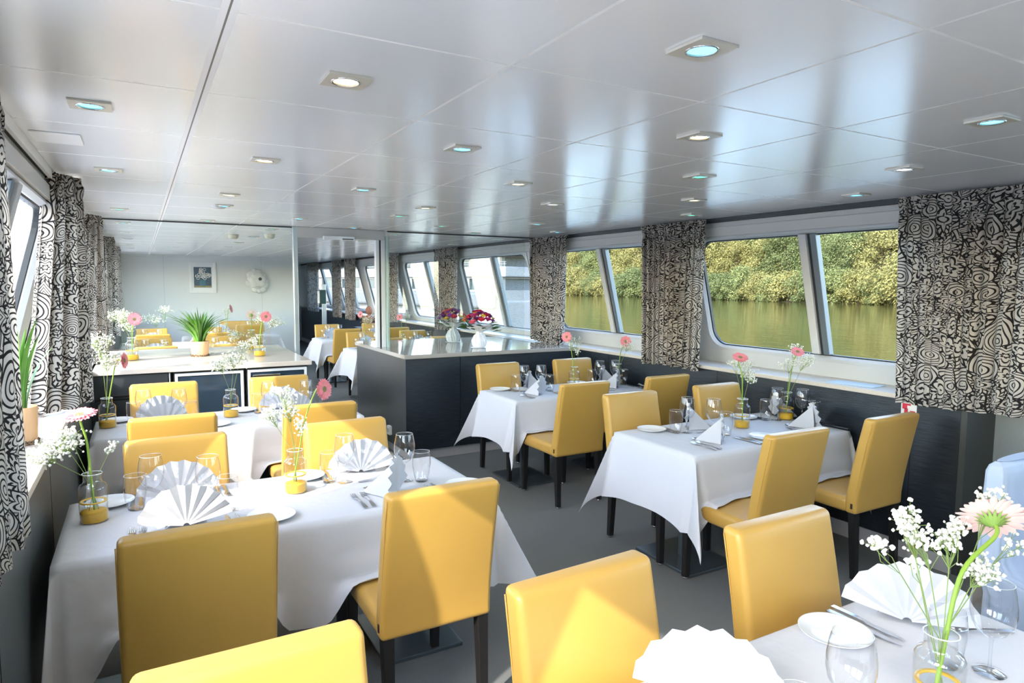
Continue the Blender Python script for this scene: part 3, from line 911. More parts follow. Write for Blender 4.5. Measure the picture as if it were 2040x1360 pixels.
# ---------------------------------------------------------------- tables and cloths
ZTOP = 0.742
ZC = 0.7465
def table(x0, x1, y0, y1, label, cols):
    cx, cyy = (x0+x1)/2, (y0+y1)/2
    r = thing('dining_table', label, 'table', (cx, cyy, 0))
    link('tabletop', boxes([(x0-cx, x1-cx, y0-cyy, y1-cyy, ZTOP-0.03, ZTOP)]).mesh('ttop', M_['legwood'], bevel=0.004), r)
    for px, py in cols:
        b = MB(); b.lathe([(0.036, 0.02), (0.036, ZTOP-0.031)], 20, (px-cx, py-cyy, 0))
        link('pedestal_column', b.mesh('tcol', PEDM, smooth=True), r)
        link('base_plate', boxes([(px-cx-0.19, px-cx+0.19, py-cyy-0.24, py-cyy+0.24, 0.0, 0.02)]).mesh('tbase', PEDM, bevel=0.004), r)
PEDM = plain('grey_steel_pedestal', (0.12, 0.15, 0.165), 0.32, 0.6)

def cloth(x0, x1, y0, y1, drop, label, chairs=(), left=1.0, rightf=1.0, seed=0, res=0.026, group=None):
    rng = random.Random(seed)
    ph = [rng.uniform(0, 6.28) for _ in range(12)]
    nu = int((x1-x0+2*drop)/res); nv = int((y1-y0+2*drop)/res)
    def fn(s, t):
        u = x0-drop+s*(x1-x0+2*drop); v = y0-drop+t*(y1-y0+2*drop)
        sx = -1 if u < x0 else (1 if u > x1 else 0)
        sy = -1 if v < y0 else (1 if v > y1 else 0)
        a = (x0-u) if sx < 0 else (u-x1 if sx > 0 else 0)
        c = (y0-v) if sy < 0 else (v-y1 if sy > 0 else 0)
        fl = left if sx < 0 else rightf
        z0 = ZC
        if not sx and not sy:
            e = min(u-x0, x1-u, v-y0, y1-v)
            z = z0 + 0.0012*noise.noise(Vector((u*3, v*3, seed))) - (0.004*(1-e/0.012)**2 if e < 0.012 else 0)
            return (u, v, z)
        if sx and sy:
            rr = sqrt(a*a+c*c); rr = rr if rr < drop else drop+(rr-drop)*0.72; phi = atan2(c, a)
            k = sin(2*phi)
            h = rr*(0.36*k**0.8)*(fl if fl > 0.5 else 0.6)
            base = 0.006+0.05*(rr/drop)**1.3*fl*cos(phi)
            basey = 0.006+0.05*(rr/drop)**1.3*sin(phi)
            cxx = x0 if sx < 0 else x1
            cyy = y0 if sy < 0 else y1
            tw = 0.28*(1 if (seed+sx+sy) % 2 else -1) if sy < 0 else 0.75
            dx = sx*(base+h*(0.707+tw*k*0.5)*(0.35+0.65*fl))
            dy = sy*(basey*(1 if sy < 0 else 0.1)+h*(0.707-tw*k*0.5)*(1 if sy < 0 else 0.15))
            if fl < 0.5:
                dx = sx*min(abs(dx), 0.045)
            z = z0-0.004-sqrt(max(0, rr*rr-h*h))*0.985
            return (cxx+dx, cyy+dy, max(z, 0.03))
        if sx:
            w = a/drop
            edge = max(exp(-(v-y0)/0.12), exp(-(y1-v)/0.12))
            out = 0.006+fl*(0.05*w**1.3*edge + 0.020*w*(1+sin(v*13+ph[0])*sin(v*5+ph[4]))*0.6 + 0.040*w)
            out += 0.010*w*noise.noise(Vector((v*5, z0-a*4, seed*1.7)))
            lift = 0.035*w*sin(pi*(v-y0)/(y1-y0))
            z = z0-0.004-a*0.985+lift*w
            return ((x0 if sx < 0 else x1)+sx*out, v, z)
        w = c/drop
        edge = max(exp(-(u-x0)/0.12), exp(-(x1-u)/0.12))
        out = 0.006+0.05*w**1.3*edge+0.018*w*(1+sin(u*11+ph[1])*sin(u*4+ph[2]))+0.006*w
        if sy > 0:
            out *= 0.25
        out += 0.012*w*(1+noise.noise(Vector((u*4.5, c*4, seed*2.3+sy))))
        z = z0-0.004-c*0.985
        for xc, s_ in chairs:
            if s_ == sy:
                f = 1-sstep(0.225, 0.34, abs(u-xc))
                lim = 0.497
                if f > 0 and z < lim:
                    ex = lim-z
                    z = lerp(z, lim+0.002+0.004*sin(ex*60+u*30), f)
                    out += f*min(ex, 0.10)*0.55
                elif z < lim+0.08:
                    out += f*0.012
        return (u, (y0 if sy < 0 else y1)+sy*out, z)
    b = MB(); b.grid(fn, nu, nv)
    me = b.mesh('cloth_mesh', M_['linen'], smooth=True)
    return tag(link('tablecloth', me), label, 'tablecloth', group)

XR0, XR1 = 2.665, 4.055
XL0, XL1 = -0.295, 1.375
CXR, CXL = (2.895, 3.735), (0.13, 0.935)
rng = random.Random(3)

ROWS = [  # name, side, x0, x1, y0, y1, chair xs, near origin, far origin
    ('front right table', 1, XR0, XR1, 2.62, 3.34, CXR, 2.44, 3.18),
    ('rear right table', 1, XR0-0.02, XR1, 4.60, 5.25, CXR, 4.30, 5.07),
    ('front left table', -1, XL0, XL1, 2.62, 3.34, CXL, 2.45, 3.175),
    ('rear left table', -1, XL0, XL1, 4.62, 5.28, CXL, 4.345, 5.10),
]
for nm, side, x0, x1, y0, y1, cxs, yn, yf in ROWS:
    cm = (y0+y1)/2
    table(x0+0.02, x1-0.02, y0+0.02, y1-0.02, 'cloth-covered pedestal table, the '+nm, [(x0+0.24, cm-0.05), (x1-0.30, cm-0.05)])
    ch = [(x, -1) for x in cxs]+[(x, 1) for x in cxs]
    if side > 0:
        cloth(x0, x1, y0, y1, 0.42, 'white cloth draped over the '+nm+(' by the window' if '1' in nm else ', hanging to chair seats'), ch, 1.0, 0.12, seed=2 if 'front' in nm else 4)
    else:
        cloth(x0, x1, y0, y1, 0.42, 'white cloth draped over the '+nm+', partly in sunlight', ch, 0.10, 1.0, seed=3 if 'front' in nm else 7)
    sd_ = 'window side' if side > 0 else 'aisle side'
    for i, x in enumerate(cxs):
        end = ('aisle end' if i == 0 else 'window end') if side > 0 else ('window end' if i == 0 else 'aisle end')
        xx, yy = wob(rng, x, yn)
        chair(xx, yy, rng.uniform(-.02, .02), 'gold leather chair, back towards us, at the %s of the %s' % (end, nm))
        xx, yy = wob(rng, x, yf)
        chair(xx, yy, pi+rng.uniform(-.02, .02), 'gold leather chair facing us behind the %s, %s' % (nm, end))

# nearest row
table(0.64, 2.10, 0.42, 1.145, 'cloth-covered pedestal table in the bottom right corner', [(0.95, 0.78), (1.80, 0.78)])
cloth(0.62, 2.12, 0.40, 1.165, 0.40, 'white cloth on the nearest table in the bottom right corner', [(0.985, 1), (1.75, 1)], 0.8, 0.8, seed=9)
chair(0.985, 1.045, pi+0.05, 'gold leather chair facing us at bottom centre with a triangle of sunlight on it')
chair(1.75, 1.06, pi+0.0, 'gold leather chair facing us behind the bottom right plate and knives')
chair(0.175, 1.055, pi+0.01, 'sunlit gold leather chair top cut off at the bottom left edge')
t = thing('covered_chair', 'chair under a pale blue-white cover at the right edge', 'chair', (3.30, 1.12, 0))
b = MB()
prof = [(0.0, 0.012), (0.3, 0.006), (0.7, 0.0), (0.93, -0.006), (0.955, -0.015), (0.972, -0.035)]
def cov(s_, tt):
    a = 2*pi*s_
    i = tt*(len(prof)-1); k = min(int(i), len(prof)-2); f = i-k
    z = lerp(prof[k][0], prof[k+1][0], f); e = lerp(prof[k][1], prof[k+1][1], f)
    n_ = 6.0
    cxx, cyy = abs(cos(a))**(2/n_)*(1 if cos(a) > 0 else -1), abs(sin(a))**(2/n_)*(1 if sin(a) > 0 else -1)
    rip = 0.007*sin(a*14+z*3)*(1-z)
    depth = lerp(0.25, 0.05, sstep(0.40, 0.52, z))
    yc = lerp(0.0, 0.22, sstep(0.40, 0.52, z))
    return (cxx*(0.235+e+rip), yc+cyy*(depth+e+rip), z)
b.grid(cov, 120, 40)
b.add([(0.20*cos(2*pi*k/24), 0.22+0.03*sin(2*pi*k/24), 0.9725) for k in range(24)], [tuple(range(24))])
link('chair_cover', b.mesh('cover', M_['cover'], smooth=True), t)
for x_ in (-0.19, 0.19):
    for y_ in (-0.18, 0.2):
        link('leg', CH['legf'], t, (x_, y_, 0))

# far room
FAR = [
    ('third right table behind the counter', 1, XR0-0.05, XR1, 9.0, 9.73, CXR, 8.83, 9.50),
    ('fourth right table deep in the far room', 1, XR0-0.05, XR1, 11.05, 11.78, CXR, 10.86, 11.55),
    ('third left table beyond the glass', -1, XL0, XL1, 9.0, 9.73, CXL, 8.83, 9.50),
    ('fourth left table deep in the far room', -1, XL0, XL1, 11.05, 11.78, CXL, 10.80, 11.55),
    ('last table before the far bulkhead', 0, 0.85, 2.25, 12.85, 13.58, (1.30, 1.66), 12.66, 13.35),
]
for nm, side, x0, x1, y0, y1, cxs, yn, yf in FAR:
    cm = (y0+y1)/2
    table(x0+0.02, x1-0.02, y0+0.02, y1-0.02, 'pedestal table under white cloth, the '+nm, [(x0+0.24, cm), (x1-0.30, cm)])
    xs_ = list(cxs)
    near_x = xs_ if side else [1.66]
    ch = [(x, -1) for x in near_x]+[(x, 1) for x in xs_]
    cloth(x0, x1, y0, y1, 0.42, 'white cloth on the '+nm, ch, 0.12 if side < 0 else 1.0, 0.12 if side > 0 else 1.0, seed=int(y0*3)+side, res=0.045)
    for i, x in enumerate(xs_):
        end = 'right' if i else 'left'
        if x in near_x:
            chair(x, yn, rng.uniform(-.03, .03), 'distant gold chair, back to us, %s place, %s' % (end, nm), detail=False)
        chair(x if side else x+0.22, yf, pi+rng.uniform(-.03, .03), 'distant gold chair facing us, %s place, %s' % (end, nm), detail=False)

# ---------------------------------------------------------------- curtains
def curtain(path_top, path_bot, zt, zb, folds, amp, label, seed, stretch=1.5, nu=240):
    rg = random.Random(seed)
    ph = [rg.uniform(0, 6.28) for _ in range(8)]
    def pt(path, s):
        i = s*(len(path)-1); k = min(int(i), len(path)-2); f = i-k
        return Vector(path[k]).lerp(Vector(path[k+1]), f)
    dirv = (Vector(path_top[-1])-Vector(path_top[0])); dirv.normalize()
    nrm = Vector((-dirv.y, dirv.x))
    nv = 46
    def fn(s, t):
        z = lerp(zb, zt, t)
        w = t*t*(3-2*t)
        p = pt(path_bot, s).lerp(pt(path_top, s), min(1, t*1.05))
        hd = sstep(0.90, 0.955, t)
        body = sin(s*folds*2*pi+ph[0]+0.6*sin(s*7+ph[1])+0.35*(1-t)*sin(s*5+ph[2]))
        body = body*(0.75+0.25*sin(s*11+ph[3]))
        fine = sin(s*folds*2.6*2*pi+ph[4])
        off = amp*(body*(1-0.55*hd)*(0.75+0.25*(1-t)) + 0.30*hd*fine)
        off += amp*0.35*hd*sin((t-0.9)*55+s*3)
        neck = exp(-((t-0.925)/0.02)**2)
        off *= 1-0.5*neck
        z += (0.006*sin(s*folds*6.28*0.5+ph[5]) + 0.01*sin(s*4+ph[6]))*(1-t)**3
        sp = sin(s*folds*4*pi+ph[0])*0.008
        return (p.x+nrm.x*off+dirv.x*sp, p.y+nrm.y*off+dirv.y*sp, z)
    b = MB(); b.grid(fn, nu, nv)
    L = (Vector(path_bot[-1])-Vector(path_bot[0])).length*stretch
    uvs = [(L*(i/nu)+seed*1.37, (zt-zb)*(j/nv)*1.02+seed*0.61) for j in range(nv+1) for i in range(nu+1)]
    me = b.mesh('curtain_mesh', M_['curtain'], smooth=True, uvs=uvs)
    return tag(link('curtain', me), label, 'curtain')
for (y0, y1, zb, f, lab) in ((1.52, 2.33, 1.0, 10, 'wide black and white patterned curtain at the right edge'),
                             (3.98, 4.69, 0.985, 7, 'patterned curtain between the two large right windows'),
                             (6.0, 6.68, 1.04, 7, 'patterned curtain touching the right counter worktop'),
                             (8.80, 9.62, 0.99, 7, 'patterned curtain just behind the two bouquets'),
                             (11.36, 12.12, 0.99, 6, 'patterned curtain right of the door post, beyond the glass'),
                             (14.05, 14.75, 0.90, 5, 'dark patterned curtain right of the pillar, seen through the doorway'),
                             (15.2, 15.95, 0.90, 5, 'dark patterned curtain left of the pillar, seen through the doorway'),
                             (17.4, 18.6, 0.95, 5, 'farthest right patterned curtain behind the dispenser post')):
    x = 4.045
    curtain([(x, y1+0.03), (x, y0-0.02)], [(x, y1-0.02), (x, y0+0.02)], H-0.012, zb, f+(0 if y0 < 2 else 4), 0.026 if y0 < 2 else 0.042, lab, int(y0*7) % 23, 1.35 if y0 < 2 else 1.7)
b = MB()
x = -0.33
curtain([(x-0.0, 1.58), (x, 2.43)], [(x+0.0, 1.54), (x, 2.47)], H-0.012, 0.955, 7, 0.022, 'patterned curtain cut by the left edge of the photo', 5, 1.6)
for yc, lab, dx in ((4.02, 'nearest full-length patterned curtain at the left windows, gathered at top', 0), (6.28, 'second patterned curtain along the left windows', 0.0), (9.2, 'third patterned curtain along the left windows', 0.0), (11.6, 'last patterned curtain at the left, beside the far bulkhead', 0.0)):
    k = 1.0 if yc < 5 else 1.15
    curtain([(-0.385, yc-0.06), (-0.31, yc+0.03), (-0.245, yc+0.14)], [(-0.50, yc-0.10), (-0.37, yc+0.0), (-0.235, yc+0.12)], H-0.012, 1.045, 4, 0.040, lab, int(yc*5) % 19, 2.4)
# ---------------------------------------------------------------- tableware
TZ = ZC+0.0015
def m_wine():
    b = MB(); b.lathe([(0.0045, 0.088), (0.016, 0.092), (0.033, 0.106), (0.046, 0.130), (0.0505, 0.155), (0.0495, 0.180), (0.0445, 0.21), (0.040, 0.230)], 28)
    bowl = b.mesh('wg_bowl', M_['glass'], smooth=True)
    b = MB(); b.lathe([(0.007, 0.005), (0.0042, 0.012), (0.0036, 0.04), (0.0042, 0.08), (0.0075, 0.089)], 12)
    stem = b.mesh('wg_stem', M_['glass'], smooth=True)
    b = MB(); b.lathe([(0.0005, 0.0005), (0.036, 0.0005), (0.0362, 0.0015), (0.02, 0.0035), (0.007, 0.006)], 28)
    foot = b.mesh('wg_foot', M_['glass'], smooth=True)
    b = MB(); b.tube([(0.040*cos(2*pi*k/32), 0.040*sin(2*pi*k/32), 0.230) for k in range(33)], 0.0007, 5, False)
    return bowl, stem, foot, b.mesh('wg_rim', M_['glassrim'], smooth=True)
M_['glassrim'] = plain('glass_rim', (0.75, 0.78, 0.78), 0.08, 0.3, 0.9)
def wine(x, y, label, z=TZ, group=None):
    r = thing('wine_glass', label, 'wine glass', (x, y, z), 0, group)
    a = cached('wine', m_wine)
    for n_, me in zip(('bowl', 'stem', 'foot'), a):
        o = link(n_, me, r)
        if n_ == 'bowl':
            link('rim', a[3], o)
    return r
def m_tumbler():
    b = MB(); b.lathe([(0.0005, 0.0005), (0.029, 0.0005), (0.031, 0.004), (0.040, 0.045), (0.0445, 0.085), (0.0435, 0.118), (0.040, 0.145)], 28)
    body = b.mesh('tb_body', M_['glass'], smooth=True)
    b = MB(); b.lathe([(0.0005, 0.009), (0.020, 0.008), (0.029, 0.007), (0.0305, 0.003), (0.0005, 0.003)], 20)
    base = b.mesh('tb_base', M_['glass'], smooth=True)
    b = MB(); b.tube([(0.040*cos(2*pi*k/32), 0.040*sin(2*pi*k/32), 0.145) for k in range(33)], 0.0007, 5, False)
    return body, base, b.mesh('tb_rim', M_['glassrim'], smooth=True)
def tumbler(x, y, label, z=TZ, group=None):
    r = thing('water_tumbler', label, 'tumbler', (x, y, z), 0, group)
    a = cached('tumbler', m_tumbler)
    link('body', a[0], r); link('base', a[1], r); link('rim', a[2], r)
    return r
def m_plate():
    b = MB(); b.lathe([(0.0005, 0.0045), (0.058, 0.0045), (0.066, 0.007), (0.092, 0.015), (0.0945, 0.0165), (0.094, 0.014), (0.06, 0.0015), (0.0005, 0.0012)], 40)
    return b.mesh('plate', M_['china'], smooth=True)
def plate(x, y, label, z=TZ, group=None):
    return tag(link('bread_plate', cached('plate', m_plate), None, (x, y, z)), label, 'plate', group)
def flatbar(b, pts, hw, ht):
    n = len(pts); vs = []; fs = []
    for (x, y, z), w, t_ in zip(pts, hw, ht):
        vs += [(x-w, y, z-t_), (x+w, y, z-t_), (x+w, y, z+t_), (x-w, y, z+t_)]
    for i in range(n-1):
        for k in range(4):
            fs.append((i*4+k, i*4+(k+1) % 4, (i+1)*4+(k+1) % 4, (i+1)*4+k))
    fs += [(3, 2, 1, 0), ((n-1)*4, (n-1)*4+1, (n-1)*4+2, (n-1)*4+3)]
    b.add(vs, fs)
def m_fork():
    b = MB()
    flatbar(b, [(0, -0.098, 0.003), (0, -0.06, 0.0055), (0, 0.0, 0.008), (0, 0.035, 0.0045), (0, 0.048, 0.003)], [0.009, 0.0075, 0.0032, 0.0075, 0.0115], [0.0014]*5)
    for k in range(4):
        x = -0.0098+k*0.00653
        flatbar(b, [(x, 0.046, 0.003), (x, 0.07, 0.004), (x*0.95, 0.097, 0.009)], [0.0021, 0.0018, 0.0010], [0.0011]*3)
    return b.mesh('fork', M_['steel'], smooth=True, auto=0.7)
def m_knife():
    b = MB()
    flatbar(b, [(0, -0.11, 0.004), (0, -0.05, 0.0045), (0, -0.01, 0.004), (0.0008, 0.0, 0.0035), (0.002, 0.06, 0.0035), (0.0, 0.105, 0.003)], [0.0085, 0.0075, 0.006, 0.008, 0.0095, 0.002], [0.0035, 0.0035, 0.003, 0.001, 0.0009, 0.0006])
    return b.mesh('knife', M_['steel'], smooth=True, auto=0.7)
def m_spoon():
    b = MB()
    flatbar(b, [(0, -0.09, 0.003), (0, -0.055, 0.005), (0, 0.0, 0.008), (0, 0.03, 0.006), (0, 0.04, 0.004)], [0.008, 0.0065, 0.003, 0.004, 0.007], [0.0013]*5)
    def bowl(s, t):
        a = 2*pi*s
        return (0.0175*t*cos(a), 0.062+0.027*t*sin(a), 0.0012+0.0075*t*t)
    b.grid(bowl, 20, 5)
    return b.mesh('spoon', M_['steel'], smooth=True, auto=0.9)
def cutlery(kind, x, y, rz, label, z=TZ):
    fn = dict(fork=m_fork, knife=m_knife, spoon=m_spoon)[kind]
    return tag(link('table_'+kind, cached(kind, fn), None, (x, y, z), (0, 0, rz)), label, kind)
def m_napkin(seed):
    rg = random.Random(seed)
    b = MB()
    n = 16; rad = 8
    vs = []; fs = []
    a0, a1 = radians(12), radians(168)
    for j in range(rad+1):
        q = j/rad
        for i in range(n+1):
            a = lerp(a0, a1, i/n)
            r = 0.012+q*(0.155+0.006*sin(a*2+seed)+0.0015*(1 if i % 2 else -1)*q)
            dy = (0.5 if i % 2 else -0.5)*0.019*q + 0.035*q*q*sin(a)*0.6
            vs.append((r*cos(a), dy-0.01*q, max(0.002, r*sin(a)+0.004)))
    for j in range(rad):
        for i in range(n):
            k = j*(n+1)+i
            fs.append((k, k+1, k+n+2, k+n+1))
    b.add(vs, fs)
    fan = b.mesh('nap_fan', M_['napkin'], smooth=False)
    b = MB()
    T = (0.0, 0.012, 0.15); E_ = (0.01, 0.165, 0.003)
    def tent(s_):
        pts = []
        L = Vector((s_*0.075, 0.015, 0.002))
        for t in range(7):
            for u in range(7):
                p = Vector(T).lerp(Vector(E_), t/6).lerp(L.lerp(Vector(E_)+Vector((s_*0.012, -0.02, 0)), t/6), u/6)
                p.x += s_*0.010*sin(pi*u/6)*(1-t/6)
                pts.append(p)
        f = [(t*7+u, t*7+u+1, (t+1)*7+u+1, (t+1)*7+u) for t in range(6) for u in range(6)]
        b.add(pts, f)
    tent(1); tent(-1)
    flap = b.mesh('nap_flap', M_['napkin'], smooth=True)
    for me in (fan, flap):
        pass
    return fan, flap
def napkin(x, y, rz, label, z=TZ, seed=0, group=None, sc=1.0):
    r = thing('folded_napkin', label, 'napkin', (x, y, z), rz, group)
    r.scale = (sc, sc, sc)
    a = cached('napkin%d' % (seed % 3), lambda: m_napkin(seed % 3))
    link('pleated_fan', a[0], r); link('support_flap', a[1], r)
    return r

def setting(px, py, far, tname, place, nrot, nap=(0.0, 0.17), plate_at=(0.30, 0.11), glass=(0.10, 0.34), tum=(0.17, 0.30), seed=0, full=True, wine2=None):
    sg = -1 if far else 1
    rg = random.Random(seed*17+3)
    P = lambda a, c: (px+sg*a+rg.uniform(-.004, .004), py+sg*c+rg.uniform(-.004, .004))
    base = 0 if not far else pi
    w = 'at the %s of the %s' % (place, tname)
    x, y = P(*nap); napkin(x, y, nrot, 'white fan-folded napkin standing '+w, seed=seed)
    x, y = P(*glass); wine(x, y, 'empty stemmed wine glass '+w)
    x, y = P(*tum); tumbler(x, y, 'empty water tumbler '+w)
    if full:
        x, y = P(*plate_at); plate(x, y, 'small white bread plate '+w)
        x, y = P(-0.185, 0.14); cutlery('fork', x, y, base+0.03, 'outer silver fork '+w)
        x, y = P(-0.150, 0.145); cutlery('fork', x, y, base-0.02, 'inner silver fork '+w)
        x, y = P(0.155, 0.13); cutlery('knife', x, y, base+0.02, 'inner silver knife '+w)
        x, y = P(0.185, 0.13); cutlery('knife', x, y, base-0.01, 'outer silver knife '+w)
        x, y = P(-0.03, 0.295); cutlery('spoon', x, y, base+pi/2, 'silver dessert spoon '+w)

TE = {'R1': ('front right table', 2.62, 3.34), 'R2': ('rear right table', 4.60, 5.25), 'L1': ('front left table', 2.62, 3.34), 'L2': ('rear left table', 4.62, 5.28)}
for key, xs_, rots in (
    ('R1', (3.06, 3.92), (radians(45), radians(225), radians(50), radians(228))),
    ('R2', (3.00, 3.84), (radians(45), radians(228), radians(47), radians(222))),
    ('L1', (0.12, 0.985), (0.0, radians(6), radians(58), radians(-15))),
    ('L2', (0.10, 0.95), (radians(25), radians(20), radians(40), radians(-15)))):
    nm, ya, yb = TE[key]
    k = 0
    for i, x in enumerate(xs_):
        if key[0] == 'R':
            e = 'aisle-side' if i == 0 else 'window-side'
        else:
            e = 'window-side' if i == 0 else 'aisle-side'
        k += 1
        dxr = 0.0
        setting(x, ya, False, nm, 'near %s place' % e, rots[i*2], seed=k+len(nm), plate_at=(0.31, 0.12))
        xf = x+(0.10 if key == 'R1' else 0.06 if key == 'R2' else 0.0)-(0.05 if (key[0] == 'L' and i) else 0)
        setting(xf, yb, True, nm, 'far %s place' % e, rots[i*2+1], seed=k+7, nap=(0.0, 0.15), plate_at=(0.27, 0.10), glass=(0.11, 0.26), tum=(0.175, 0.22))

# nearest table (bottom right corner)
nm = 'bottom right table'
napkin(1.86, 1.0, radians(-62), 'large white fan napkin behind the bottom right flower vase', seed=1, sc=1.02)
napkin(1.10, 1.02, radians(-43), 'sunlit white fan napkin cut by the bottom edge, right of centre', seed=2, sc=1.02)
plate(1.622, 1.06, 'white bread plate left of the two knives on the bottom right table')
cutlery('knife', 1.722, 1.04, pi+0.02, 'inner dark-shining knife beside the plate on the bottom right table')
cutlery('knife', 1.755, 1.05, pi+0.0, 'outer dark-shining knife nearest the big napkin at bottom right')
cutlery('spoon', 1.99, 0.875, radians(60), 'silver spoon behind the bottom right wine glass')
wine(1.80, 0.765, 'large wine glass at the bottom right corner, right of the vase')
tumbler(1.735, 0.835, 'tumbler directly behind the bottom right flower vase')
wine(1.27, 0.79, 'wine glass at the bottom edge left of the flower vase, rim only half seen')
tumbler(1.115, 0.80, 'tumbler at the very bottom edge before the sunlit napkin')
plate(0.84, 1.06, 'white bread plate hidden left of the sunlit napkin on the nearest table')

# far tables: napkins and glasses only
for tn, y0, y1, xs_ in (('third right table', 9.0, 9.73, CXR), ('fourth right table', 11.05, 11.78, CXR), ('third left table', 9.0, 9.73, CXL), ('fourth left table', 11.05, 11.78, CXL)):
    for i, x in enumerate(xs_):
        e = 'left' if i == 0 else 'right'
        for far in (False, True):
            setting(x, y1 if far else y0, far, tn, '%s %s place' % ('far' if far else 'near', e), radians(20 if x > 2 else 5), seed=i+3, full=False)
setting(1.66, 12.85, False, 'last table', 'near right place', 0.1, seed=4, full=False)
setting(1.30, 13.58, True, 'last table', 'far left place', 0.2, seed=5, full=False)

# ---------------------------------------------------------------- vases and flowers
def m_vase():
    b = MB(); b.lathe([(0.0005, 0.0008), (0.045, 0.0008), (0.050, 0.006), (0.0510, 0.130), (0.0495, 0.142), (0.044, 0.151), (0.036, 0.157), (0.0325, 0.164), (0.0322, 0.186), (0.0345, 0.194)], 32)
    body = b.mesh('vase_body', M_['vase'], smooth=True)
    b = MB(); b.lathe([(0.0005, 0.003), (0.044, 0.003), (0.048, 0.008), (0.048, 0.038), (0.046, 0.043), (0.0005, 0.045)], 28)
    sand = b.mesh('vase_sand', M_['sand'], smooth=True)
    b = MB(); b.lathe([(0.0005, 0.081), (0.0475, 0.082)], 28)
    water = b.mesh('vase_water', M_['waterlens'], smooth=True)
    b = MB(); b.lathe([(0.036, 0.0805), (0.047, 0.0790), (0.0482, 0.0815), (0.047, 0.0845), (0.039, 0.0832), (0.036, 0.0805)], 28)
    ringm = b.mesh('vase_ring', M_['ring'], smooth=True)
    b = MB(); b.tube([(0.0345*cos(2*pi*k/32), 0.0345*sin(2*pi*k/32), 0.194) for k in range(33)], 0.0016, 6, False)
    return body, sand, water, ringm, b.mesh('vase_lip', M_['glassrim'], smooth=True)
def vase(x, y, label, z=TZ, ringed=True):
    r = thing('flower_vase', label, 'vase', (x, y, z))
    a = cached('vase', m_vase)
    link('glass_jar', a[0], r); link('lip', a[4], r)
    link('yellow_sand', a[1], r); link('water', a[2], r)
    if ringed:
        link('floating_petals', a[3], r)
    return r
def gerbera(base, head, nrm, label, pale=False, size=1.0, seed=0, eye_side=True):
    rg = random.Random(seed)
    base, head, nrm = Vector(base), Vector(head), Vector(nrm).normalized()
    r = thing('gerbera', label, 'flower', base)
    rel = head-base
    # stem leaves the vase mouth, then bends to the head
    mouth = Vector((rel.x*0.12, rel.y*0.12, 0.18))
    mouth.x = max(-0.02, min(0.02, mouth.x)); mouth.y = max(-0.02, min(0.02, mouth.y))
    ctrl = [Vector((-mouth.x*0.8, -mouth.y*0.8, 0.034)), mouth, mouth.lerp(rel, 0.5)+Vector((0, 0, 0.02))-0.35*Vector((rel.x, rel.y, 0))*0.5, rel-nrm*0.045, rel-nrm*0.012]
    pts = []
    for i in range(len(ctrl)-1):
        p0 = ctrl[max(0, i-1)]; p1 = ctrl[i]; p2 = ctrl[i+1]; p3 = ctrl[min(len(ctrl)-1, i+2)]
        for k in range(6):
            t = k/6
            pts.append(0.5*((2*p1)+(p2-p0)*t+(2*p0-5*p1+4*p2-p3)*t*t+(3*p1-p0-3*p2+p3)*t**3))
    pts.append(ctrl[-1])
    b = MB(); b.tube(pts, [0.0036*size*(1.0-0.15*i/len(pts)) for i in range(len(pts))], 8)
    link('stem', b.mesh('gb_stem', M_['stem'], smooth=True), r)
    q = nrm.to_track_quat('Z', 'Y').to_matrix()
    def petals(n, L, wd, lift, z0, ph):
        b = MB()
        for k in range(n):
            a = 2*pi*k/n+ph+rg.uniform(-.05, .05)
            l = L*rg.uniform(0.92, 1.05)
            ca, sa = cos(a), sin(a)
            tw = rg.uniform(-0.25, 0.25)
            vs = []
            for i, (f, w) in enumerate(((0.16, 0.45), (0.4, 0.85), (0.65, 1.0), (0.87, 0.8), (1.0, 0.25))):
                rr = l*f
                zz = z0+lift*l*(f-0.1)*(1.25-f*0.75)
                for s_ in (-1, 0, 1):
                    o = s_*wd*w
                    p = Vector((rr*ca-o*sa, rr*sa+o*ca, zz+abs(s_)*wd*0.22+o*tw))
                    vs.append(rel+q @ p)
            fs = []
            for i in range(4):
                for c in range(2):
                    fs.append((i*3+c, i*3+c+1, (i+1)*3+c+1, (i+1)*3+c))
            b.add(vs, fs)
        return b
    S_ = 0.050*size
    b = petals(26, S_, 0.0056*size, 0.10, 0.0, 0)
    b2 = petals(22, S_*0.84, 0.0050*size, 0.28, 0.002, 0.12)
    b.add(b2.v, b2.f)
    link('petals', b.mesh('gb_petals', M_['petalpale' if pale else 'petal'], smooth=True), r)
    b = MB()
    for k in range(46):
        a = k*2.39996; rr = 0.0145*size*sqrt(k/46)
        b.blob(rel+q @ Vector((rr*cos(a), rr*sin(a), 0.004+0.003*(1-k/46))), 0.0021*size, 1, 0.2, rg)
    link('flower_eye', b.mesh('gb_eye', M_['eye']), r)
    b = MB()
    for k in range(16):
        a = 2*pi*k/16
        ca, sa = cos(a), sin(a)
        vs = []
        for f, w, z in ((0.003, 0.5, -0.014), (0.010, 1, -0.008), (0.017, 0.7, -0.002), (0.024, 0.1, 0.001)):
            for s_ in (-1, 1):
                vs.append(rel+q @ Vector(((f*ca-s_*w*0.003*sa)*size, (f*sa+s_*w*0.003*ca)*size, z*size)))
        b.add(vs, [(0, 1, 3, 2), (2, 3, 5, 4), (4, 5, 7, 6)])
    link('calyx', b.mesh('gb_calyx', M_['calyx'], smooth=True), r)
    return r
